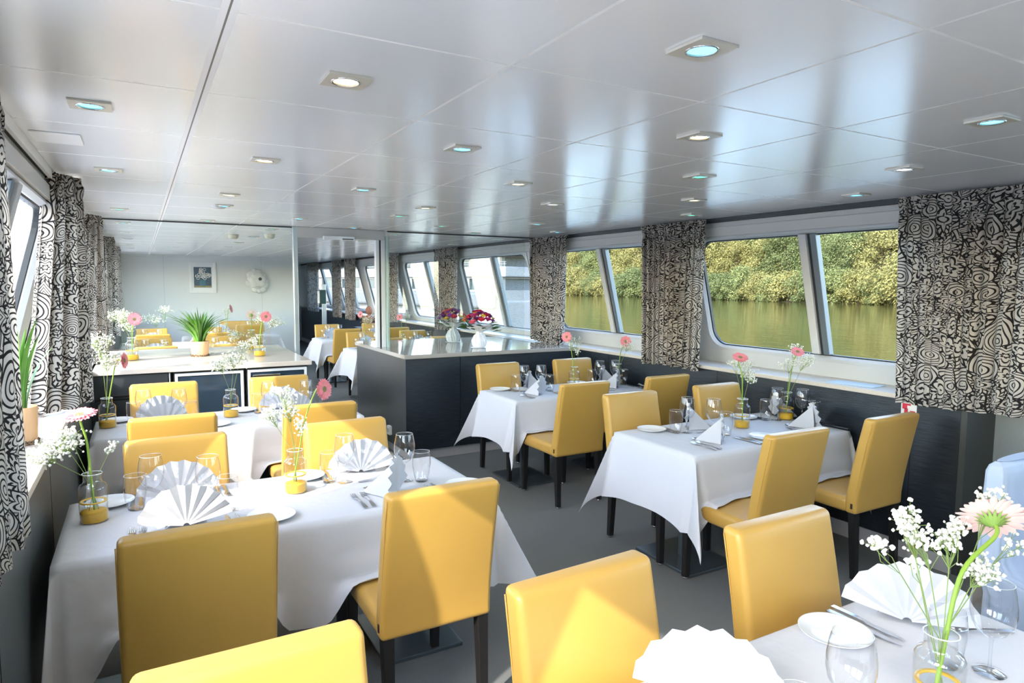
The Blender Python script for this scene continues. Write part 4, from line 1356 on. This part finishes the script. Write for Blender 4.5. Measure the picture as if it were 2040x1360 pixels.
def gyp(base, clusters, label, n=60, seed=0, bs=0.0046, twig=0.0006, dens=2.1):
    rg = random.Random(seed)
    base = Vector(base)
    r = thing('babys_breath', label, 'flower spray', base)
    st = MB(); bl = MB()
    for ci, (c, rad, m) in enumerate(clusters):
        m = int(m*dens)
        c = Vector(c)-base
        mouth = Vector((max(-.016, min(.016, c.x*0.15))+rg.uniform(-.008, .008), max(-.016, min(.016, c.y*0.15))+rg.uniform(-.008, .008), 0.185))
        root = Vector((-mouth.x, -mouth.y, 0.034))
        fork_ = mouth.lerp(c, 0.66)+Vector((0, 0, 0.01))
        st.tube([root, mouth, fork_], twig*2.0, 5, False)
        rad = Vector(rad)
        nsub = max(4, m//9)
        for k in range(nsub):
            d = Vector((rg.gauss(0, 1), rg.gauss(0, 1), rg.gauss(0, 1))).normalized()*rg.random()**0.45
            node = c+Vector((d.x*rad.x, d.y*rad.y, d.z*rad.z))*0.78
            mid = fork_.lerp(node, 0.55)+Vector((rg.uniform(-.012, .012), rg.uniform(-.012, .012), rg.uniform(-.01, .012)))
            st.tube([fork_, mid, node], twig*1.2, 4, False)
            for q in range(m//nsub):
                p = node+Vector((rg.gauss(0, 1)*rad.x, rg.gauss(0, 1)*rad.y, rg.gauss(0, 1)*rad.z))*0.21+Vector((0, 0, 0.006))
                st.tube([node.lerp(mid, 0.25*rg.random()), p], twig*0.75, 3, False)
                s_ = bs*rg.uniform(0.55, 1.25)
                bl.blob(p, s_, 1, 0.30, rg)
                if bs > 0.005:
                    for w in range(4):
                        o = Vector((rg.uniform(-1, 1), rg.uniform(-1, 1), rg.uniform(-1, 1)))*s_*0.75
                        bl.blob(p+o, s_*0.6, 1, 0.35, rg)
    link('twigs', st.mesh('gy_twigs', M_['twig'], smooth=True), r)
    o = link('blossoms', bl.mesh('gy_blossom', M_['blossom']), r)
    o['kind'] = 'stuff'
    return r

def arrangement(x, y, z, where, head=None, nrm=(0, -1, 0.3), clusters=(), pale=False, seed=0, size=1.0, bs=0.0048, ringed=True, kind='glass jar vase with yellow sand'):
    vase(x, y, '%s %s' % (kind, where), z, ringed)
    if head:
        gerbera((x, y, z), head, nrm, ('pale pink' if pale else 'pink')+' gerbera in the vase '+where, pale, size, seed)
    if clusters:
        gyp((x, y, z), clusters, 'white baby\'s breath in the vase '+where, seed=seed+50, bs=bs)

arrangement(-0.195, 3.04, TZ, 'at the window end of the front left table', (-0.224, 2.99, 1.187), (-0.12, -0.25, 0.95),
            [((-0.29, 3.02, 1.08), (0.085, 0.08, 0.065), 170), ((-0.35, 2.96, 1.04), (0.065, 0.08, 0.06), 130), ((-0.26, 3.0, 1.10), (0.05, 0.05, 0.05), 70), ((-0.12, 3.05, 1.03), (0.035, 0.03, 0.03), 22)], seed=1, size=1.25)
arrangement(0.586, 3.04, TZ, 'in the middle of the front left table', (0.711, 3.0, 1.218), (0.55, -0.80, 0.15),
            [((0.47, 3.0, 1.11), (0.055, 0.05, 0.05), 70), ((0.56, 3.03, 1.13), (0.05, 0.05, 0.06), 70), ((0.53, 3.0, 1.22), (0.05, 0.05, 0.03), 50), ((0.60, 3.0, 1.06), (0.045, 0.04, 0.045), 45)], seed=2)
arrangement(-0.22, 5.0, TZ, 'at the window end of the rear left table', (-0.111, 4.95, 1.189), (0.92, -0.35, 0.05),
            [((-0.24, 4.98, 1.30), (0.10, 0.08, 0.07), 110), ((-0.20, 4.95, 1.20), (0.09, 0.07, 0.07), 90)], seed=3, size=1.1)
arrangement(0.53, 5.0, TZ, 'in the middle of the rear left table', None, (0, -1, 0.3),
            [((0.46, 4.96, 1.12), (0.09, 0.07, 0.06), 80), ((0.56, 4.96, 1.17), (0.11, 0.08, 0.07), 110), ((0.62, 4.98, 1.25), (0.07, 0.06, 0.04), 50)], seed=4)
arrangement(3.50, 3.03, TZ, 'in the middle of the front right table', (3.426, 3.0, 1.226), (-0.25, -0.45, 0.85),
            [((3.54, 3.06, 1.15), (0.08, 0.07, 0.06), 60), ((3.60, 3.06, 1.09), (0.06, 0.06, 0.06), 70), ((3.44, 3.06, 1.18), (0.05, 0.05, 0.03), 25)], seed=5, size=1.05)
arrangement(4.0, 3.07, TZ, 'at the window end of the front right table', (4.00, 3.0, 1.238), (-0.35, -0.55, 0.75),
            [((4.03, 3.04, 1.25), (0.055, 0.055, 0.045), 55), ((3.95, 3.02, 1.15), (0.08, 0.06, 0.05), 55), ((4.00, 2.93, 1.18), (0.07, 0.10, 0.05), 60)], seed=6, size=0.95)
arrangement(3.47, 4.96, TZ, 'in the middle of the rear right table', (3.36, 4.93, 1.225), (-0.75, -0.55, 0.25),
            [((3.48, 4.98, 1.16), (0.10, 0.08, 0.07), 60), ((3.52, 4.95, 1.09), (0.06, 0.06, 0.06), 30)], seed=7, size=1.0)
arrangement(3.98, 4.96, TZ, 'at the window end of the rear right table', (4.02, 4.9, 1.162), (-0.55, -0.75, 0.25),
            [((4.03, 4.86, 1.12), (0.07, 0.09, 0.06), 60)], seed=8, size=1.1)
arrangement(1.505, 0.735, TZ, 'at the bottom right corner of the photo', (1.705, 0.74, 1.162), (0.62, 0.45, 0.55),
            [((1.33, 0.73, 1.225), (0.045, 0.04, 0.035), 54), ((1.38, 0.72, 1.18), (0.04, 0.04, 0.03), 36), ((1.24, 0.73, 1.195), (0.035, 0.035, 0.02), 18), ((1.53, 0.74, 1.145), (0.05, 0.04, 0.04), 70), ((1.41, 0.75, 1.115), (0.022, 0.02, 0.02), 18), ((1.63, 0.72, 1.065), (0.045, 0.04, 0.045), 60), ((1.755, 0.76, 1.19), (0.04, 0.04, 0.045), 45), ((1.79, 0.74, 1.08), (0.05, 0.04, 0.04), 18)], True, seed=9, size=1.5, bs=0.0050)
arrangement(-0.08, 6.50, CT+0.001, 'at the left end of the cream worktop', (-0.053, 6.44, 1.385), (0.05, -0.97, 0.15),
            [((-0.16, 6.52, 1.40), (0.12, 0.09, 0.07), 150), ((-0.11, 6.52, 1.32), (0.09, 0.08, 0.06), 70)], seed=10, size=1.15)
arrangement(0.935, 6.37, CT+0.001, 'at the right end of the cream worktop', (0.987, 6.31, 1.393), (0.1, -0.97, 0.12),
            [((0.96, 6.40, 1.37), (0.07, 0.06, 0.06), 50), ((1.09, 6.40, 1.32), (0.10, 0.08, 0.05), 80), ((0.90, 6.38, 1.18), (0.05, 0.05, 0.05), 30)], seed=11, size=1.05)
arrangement(0.96, 7.05, CT+0.001, 'just behind the glass on the cream worktop', (0.955, 7.0, 1.376), (0.05, 0.9, 0.3),
            [((1.0, 7.04, 1.35), (0.07, 0.06, 0.05), 40), ((0.80, 7.02, 1.17), (0.10, 0.06, 0.05), 60)], True, seed=12, size=1.0)
arrangement(2.86, 9.4, TZ, 'on the third right table, seen through the doorway', (2.763, 9.35, 1.25), (-0.8, -0.5, 0.2), [((2.90, 9.4, 1.17), (0.14, 0.10, 0.09), 70)], seed=13)
arrangement(3.42, 9.4, TZ, 'on the third right table, right of the door post', (3.36, 9.35, 1.20), (-0.6, -0.6, 0.4), [((3.50, 9.4, 1.21), (0.10, 0.08, 0.09), 70)], seed=14, size=1.1)
arrangement(0.25, 9.35, TZ, 'on the third left table, left of the grass pot', None, (0, -1, 0), [((0.12, 9.35, 1.23), (0.17, 0.12, 0.08), 90), ((0.25, 9.35, 1.35), (0.12, 0.1, 0.06), 60)], seed=15)
arrangement(-0.2, 9.4, TZ, 'at the window end of the third left table', None, (0, -1, 0), [((-0.2, 9.4, 1.22), (0.12, 0.1, 0.08), 70)], seed=17)
arrangement(1.36, 13.2, TZ, 'on the last table before the far bulkhead', (1.44, 13.1, 1.22), (0.9, -0.4, 0.2), [((1.36, 13.2, 1.16), (0.16, 0.12, 0.10), 40)], seed=16, size=1.6)

# potted plants ------------------------------------------------
def potted(x, y, z, lab, r0, h, nb, L, spread, width, seed, mat='leaf', lean=(0, 0)):
    rg = random.Random(seed)
    t = thing('potted_plant', lab, 'potted plant', (x, y, z))
    b = MB(); b.lathe([(0.0005, 0.001), (r0*0.86, 0.001), (r0*0.9, 0.006), (r0, h*0.96), (r0*0.99, h), (r0*0.93, h), (r0*0.90, h*0.85), (0.0005, h*0.85)], 28)
    p = link('pot', b.mesh('pot', M_['pot'], smooth=True, auto=0.7), t)
    b = MB(); b.disc(r0*0.9, h*0.88, 20)
    link('soil', b.mesh('soil', M_['gravel']), p)
    b = MB()
    for k in range(26):
        a = 2*pi*k/26
        b.blob((r0*0.93*cos(a), r0*0.93*sin(a), h*0.07+0.004*sin(k*3)), 0.008, 1, 0.3, rg)
    link('base_beads', b.mesh('beads', M_['gravel']), p)
    for k in range(nb):
        a = rg.uniform(0, 2*pi); q = rg.random()**0.7
        l = L*rg.uniform(0.6, 1.05)
        ox, oy = r0*0.55*q*cos(a), r0*0.55*q*sin(a)
        dx, dy = cos(a)*spread*q+lean[0]+rg.uniform(-.1, .1)*spread, sin(a)*spread*q+lean[1]+rg.uniform(-.1, .1)*spread
        drp = rg.uniform(0.0, 0.35)*q*spread
        vs = []
        n = 8
        px_, py_ = -sin(a), cos(a)
        for i in range(n+1):
            s = i/n
            w = width*(0.75+0.5*s)*(1-s**3)+0.0004
            cx = ox+dx*l*s*s*0.9+dx*l*s*0.25; cyy = oy+dy*l*s*s*0.9+dy*l*s*0.25
            cz = h*0.86+l*s*(1-0.25*spread*q*s)-drp*l*s**3
            vs += [(cx+px_*w, cyy+py_*w, cz+w*0.5), (cx-cos(a)*w*0.35, cyy-sin(a)*w*0.35, cz-w*0.1), (cx-px_*w, cyy-py_*w, cz+w*0.5)]
        fs = []
        for i in range(n):
            for c in range(2):
                fs.append((i*3+c, i*3+c+1, (i+1)*3+c+1, (i+1)*3+c))
        b = MB(); b.add(vs, fs)
        link('leaf', b.mesh('pl_leaf', M_[mat], smooth=True), t)
    return t
potted(-0.452, 3.32, 1.031, 'tan ribbed pot with upright green shoots on the left window sill', 0.062, 0.155, 16, 0.40, 0.32, 0.010, 21, lean=(0.08, 0))
potted(0.455, 6.60, 1.031, 'peach pot of bushy grass in the middle of the cream worktop', 0.078, 0.135, 98, 0.34, 0.75, 0.0105, 22)

# bouquets -----------------------------------------------------
def bouquet(x, y, z, lab, seed, order):
    rg = random.Random(seed)
    t = thing('wrapped_bouquet', lab, 'bouquet', (x, y, z))
    def wrap(s_, tt):
        a = 2*pi*s_
        pr = [(0.0, 0.052), (0.08, 0.070), (0.30, 0.078), (0.52, 0.060), (0.66, 0.034), (0.74, 0.036), (0.86, 0.085), (1.0, 0.14)]
        for i in range(len(pr)-1):
            if pr[i][0] <= tt <= pr[i+1][0]:
                f = (tt-pr[i][0])/(pr[i+1][0]-pr[i][0]); r_ = lerp(pr[i][1], pr[i+1][1], sstep(0, 1, f)); break
        r_ *= 1+0.10*sin(a*7+tt*3+seed)*(0.3+tt)+0.05*sin(a*17+tt*9)
        return (r_*cos(a), r_*sin(a), 0.002+0.225*tt+(0.012*sin(a*5) if tt > 0.85 else 0))
    b = MB(); b.grid(wrap, 84, 34)
    link('paper_wrap', b.mesh('bq_wrap', M_['wrap'], smooth=True), t)
    b = MB(); b.disc(0.10, 0.0015, 9)
    link('paper_base', b.mesh('bq_base', M_['wrap']), t)
    def film(s_, tt):
        a = 2*pi*s_
        r_ = lerp(0.045, 0.16, tt)*(1+0.14*sin(a*6+seed)+0.05*sin(a*13))
        return (r_*cos(a), r_*sin(a), lerp(0.165, 0.25, tt)+0.02*sin(a*6+seed)*tt)
    b = MB(); b.grid(film, 70, 8)
    link('clear_film', b.mesh('bq_film', M_['film'], smooth=True), t)
    b = MB()
    b.lathe([(0.026, 0.153), (0.038, 0.156), (0.038, 0.166), (0.026, 0.168)], 20)
    link('ribbon', b.mesh('bq_rib', M_['wrap'], smooth=True), t)
    for k in range(26):
        a = rg.uniform(0, 2*pi); rr = 0.09+0.10*sqrt(rg.random())
        c = Vector((rr*cos(a), rr*sin(a), 0.335-0.10*(rr/0.17)**2+rg.uniform(-.04, .0)))
        b = MB()
        d = Vector((cos(a), sin(a), 0.3)); w = Vector((-sin(a), cos(a), 0))*0.03
        p = [c-d*0.05, c-w, c+w, c+d*0.06+Vector((0, 0, -0.01))]
        b.add([p[0], p[1], c+Vector((0, 0, 0.012)), p[2], p[3]], [(0, 2, 1), (0, 3, 2), (1, 2, 4), (2, 3, 4)])
        link('leaf', b.mesh('bq_leaf', M_['darkleaf'], smooth=True), t)
    pts = [(0, 0)]
    for k in range(1, 34):
        rr = 0.165*sqrt(k/34); a = k*2.39996
        pts.append((rr*cos(a), rr*sin(a)))
    for k, (px, py) in enumerate(pts):
        col = order[(k*7+seed) % len(order)]
        rr = sqrt(px*px+py*py)
        z0 = 0.385-0.11*(rr/0.165)**2+rg.uniform(-.008, .008)
        big = col in ('red', 'rose', 'orange', 'magenta')
        s_ = 0.040 if big else 0.030
        b = MB()
        up = Vector((px*3.0, py*3.0, 1)).normalized()
        q = up.to_track_quat('Z', 'Y').to_matrix()
        b.blob((px, py, z0-0.004), s_*0.42, 1, 0.2, rg)
        for lv, (n, L, lift) in enumerate(((11, 1.0, 0.25), (9, 0.75, 0.7), (6, 0.45, 1.3))):
            for i in range(n):
                a = 2*pi*i/n+lv*0.4+rg.uniform(-.15, .15)
                ca, sa = cos(a), sin(a)
                vs = []
                for f, w in ((0.1, 0.12), (0.55, 0.34), (1.0, 0.22)):
                    for sgn in (-1, 1):
                        o = sgn*w*s_*L
                        vs.append(Vector((px, py, z0))+q @ Vector((f*s_*L*ca-o*sa, f*s_*L*sa+o*ca, lift*s_*f*L*0.7+rg.uniform(-.001, .001))))
                b.add(vs, [(0, 1, 3, 2), (2, 3, 5, 4)])
        f = link('blossom', b.mesh('bq_fl', M_['fl_'+col], smooth=True), t)
        f['label'] = col+' blossom'
bouquet(3.105, 6.19, CT+0.001, 'front bouquet in white paper on the right counter, mostly pink and red', 2, ['red', 'purple', 'rose', 'orange', 'violet', 'magenta', 'red', 'purple', 'yellow', 'magenta', 'purple'])
bouquet(3.12, 6.90, CT+0.001, 'rear bouquet in white paper behind the glass, with yellow and red blooms', 5, ['purple', 'red', 'yellow', 'rose', 'purple', 'violet', 'yellow', 'purple', 'orange', 'violet'])
o = tag(link('notice_booklet', boxes([(-0.09, 0.09, -0.16, 0.16, 0, 0.004)]).mesh('bk', M_['booklet'], bevel=0.001), None, (4.25, 2.72, 1.031), (0, 0, 0.12)), 'thin pale blue booklet lying on the right window sill', 'booklet')

# ---------------------------------------------------------------- outdoors
WZ = -1.25
struct('river', boxes([(-600, 700, -500, 900, WZ-0.5, WZ)]).mesh('river', M_['water']), 'olive green river water outside the windows')
struct('added_quay', boxes([(-45, -1.25, -60, 130, WZ-0.4, -0.25)]).mesh('added_quay', plain('added_concrete_quay', (0.68, 0.67, 0.65), 0.9, vary=0.1, vscale=0.6)), 'added concrete quayside outside the left windows, bouncing sunlight inside')  # unseen quay, added to bounce sunlight up onto the ceiling
def bankf(s, t):
    y = lerp(-120, 420, s); k = t
    x = 104+k*60+3*sin(y*0.06)*(1-k)+1.2*sin(y*0.23)
    return (x, y, WZ-0.25+0.25*sstep(0, 0.03, k)+4*k)
b = MB(); b.grid(bankf, 120, 10)
struct('river_bank', b.mesh('bank', M_['bank'], smooth=True), 'grassy far river bank under the trees')
def tree_mesh(seed, h, w, nleaf, clumps):
    rg = random.Random(seed)
    b = MB(); tr = MB()
    tr.tube([(0, 0, -0.5), (0.2, 0.1, h*0.3), (0.1, 0.3, h*0.6)], [0.35, 0.25, 0.12], 8)
    cs = []
    for k in range(clumps):
        a = rg.uniform(0, 2*pi); zz = rg.uniform(0.10, 0.95)
        prof = sin(pi*min(1, (zz*0.92+0.10)))**0.6
        rr = w*prof*rg.uniform(0.35, 0.95)
        cs.append((Vector((rr*cos(a), rr*sin(a), h*zz)), w*rg.uniform(0.16, 0.40)))
    for c, r_ in cs[:8]:
        tr.tube([(0.15, 0.2, h*0.25), (c.x*0.5, c.y*0.5, c.z*0.8), tuple(c)], [0.12, 0.08, 0.03], 5)
    for k in range(nleaf):
        c, r_ = cs[k % len(cs)]
        d = Vector((rg.gauss(0, 1), rg.gauss(0, 1), rg.gauss(0, 1)))
        d.normalize()
        p = c+Vector((d.x, d.y, d.z*0.85))*r_*(0.45+0.85*rg.random()**0.7)
        if p.z < 0.1:
            continue
        s_ = rg.uniform(0.09, 0.22)
        u = (d+Vector((rg.gauss(0, .6), rg.gauss(0, .6), rg.gauss(0, .6)+0.3))).normalized()
        a_ = u.orthogonal().normalized(); c_ = u.cross(a_)
        b.add([p-a_*s_, p+c_*s_*0.6, p+a_*s_, p-c_*s_*0.6], [(0, 1, 2, 3)])
    return b.mesh('tree_crown_%d' % seed, M_['tree']), tr.mesh('tree_trunk_%d' % seed, M_['bark'], smooth=True)
PRO = [tree_mesh(1, 15, 5.2, 24000, 70), tree_mesh(2, 18, 5.8, 26000, 80), tree_mesh(3, 12, 5.0, 20000, 60), tree_mesh(4, 6, 4.2, 14000, 44), tree_mesh(6, 5, 3.6, 12000, 40)]
rg = random.Random(77)
def tree(k, x, y, sc, lab, grp):
    r = thing('riverside_tree', lab, 'tree', (x, y, WZ-0.1+max(0, (x-105)*0.06)), rg.uniform(0, 6.28), grp)
    r.scale = (sc, sc, sc*rg.uniform(0.92, 1.1))
    link('crown', PRO[k][0], r); link('trunk', PRO[k][1], r)
y = 30.0
while y < 300:
    tree(rg.choice((3, 4, 3)), 104.6+rg.uniform(-0.8, 1.0), y+rg.uniform(-1, 1), rg.uniform(0.8, 1.15), 'low bushy shrub at the water edge of the far bank', 'shrubs along the far bank')
    y += rg.uniform(3.4, 4.6)*(1 if y < 170 else 1.8)
y = 28.0
while y < 320:
    tree(rg.choice((0, 1, 2)), 114+rg.uniform(-2, 2), y, rg.uniform(0.85, 1.15), 'leafy yellow-green tree on the far river bank', 'trees on the far bank')
    y += rg.uniform(6.5, 8.5)*(1 if y < 170 else 1.6)
y = 26.0
while y < 340:
    tree(rg.choice((0, 1)), 126+rg.uniform(-2, 3), y, rg.uniform(1.25, 1.55), 'tall tree standing behind the front row on the far bank', 'tall trees behind on the far bank')
    y += rg.uniform(6, 7.5)*(1 if y < 170 else 1.6)

y = 24.0
while y < 340:
    tree(rg.choice((0, 1)), 142+rg.uniform(-2, 3), y, rg.uniform(1.6, 1.9), 'tall tree standing behind the front row on the far bank', 'tall trees behind on the far bank')
    y += rg.uniform(7, 9)*(1 if y < 170 else 1.6)
# white passenger ship moored alongside
SX, SY0, SY1 = 15.6, 28.2, 110.0
t = thing('passenger_ship', 'large white passenger ship moored alongside, seen through the rear right windows', 'ship', (SX, SY0, WZ+0.35), radians(18))
def sb(x0, x1, y0, y1, z0, z1):
    return (x0, x1, y0, y1, z0-WZ, z1-WZ)
Ls = SY1-SY0
link('hull', boxes([sb(0, 3, 0, Ls, WZ-0.9, 0.55)]).mesh('sh_hull', M_['ship'], bevel=0.1), t)
link('canvas_apron', boxes([sb(-0.35, 0.0, 0.6, Ls, 0.1, 0.95)]).mesh('sh_can', M_['shipgrey'], bevel=0.15, seg=3), t)
link('lower_deckhouse', boxes([sb(0.10, 3, 0.3, Ls, 0.55, 1.05), sb(0.10, 3, 0.3, Ls, 1.62, 1.70)]).mesh('sh_ld', M_['ship']), t)
link('belt', boxes([sb(-0.05, 3.05, 0, Ls, 1.70, 2.22)]).mesh('sh_belt', M_['ship'], bevel=0.05), t)
link('upper_deckhouse', boxes([sb(0.7, 2.8, 0.8, Ls, 2.22, 2.26), sb(0.7, 2.8, 0.8, Ls, 2.72, 2.80)]).mesh('sh_ud', M_['ship']), t)
link('roof', boxes([sb(-0.1, 3.1, -0.2, Ls, 2.80, 3.05)]).mesh('sh_roof', M_['ship'], bevel=0.05), t)
link('inner_wall', boxes([sb(0.35, 2.9, 0.5, Ls, 1.05, 1.62), sb(0.95, 2.7, 1.0, Ls, 2.26, 2.72)]).mesh('sh_in', M_['shipgrey']), t)
for k in range(34):
    y = 0.35+k*2.35
    link('pillar', boxes([sb(0.10, 0.34, y, y+0.38, 1.05, 1.62)]).mesh('sh_pil', M_['ship']), t)
    link('window', boxes([sb(0.2, 0.26, y+0.38, y+2.35, 1.05, 1.62)]).mesh('sh_win', M_['shipglass']), t)
    link('pillar', boxes([sb(0.70, 0.94, y+0.6, y+0.78, 2.26, 2.72)]).mesh('sh_pil', M_['ship']), t)
    link('upper_window', boxes([sb(0.8, 0.86, y+0.78, y+2.95, 2.26, 2.72)]).mesh('sh_win', M_['shipglass']), t)
b = MB()
for zz in (2.34, 2.44):
    b.tube([(0.0, 0.0, zz-WZ), (0.0, Ls, zz-WZ)], 0.02, 6)
for k in range(40):
    b.tube([(0.0, 0.1+k*2.0, 2.22-WZ), (0.0, 0.1+k*2.0, 2.44-WZ)], 0.02, 6)
link('deck_rail', b.mesh('sh_rail', M_['ship']), t)
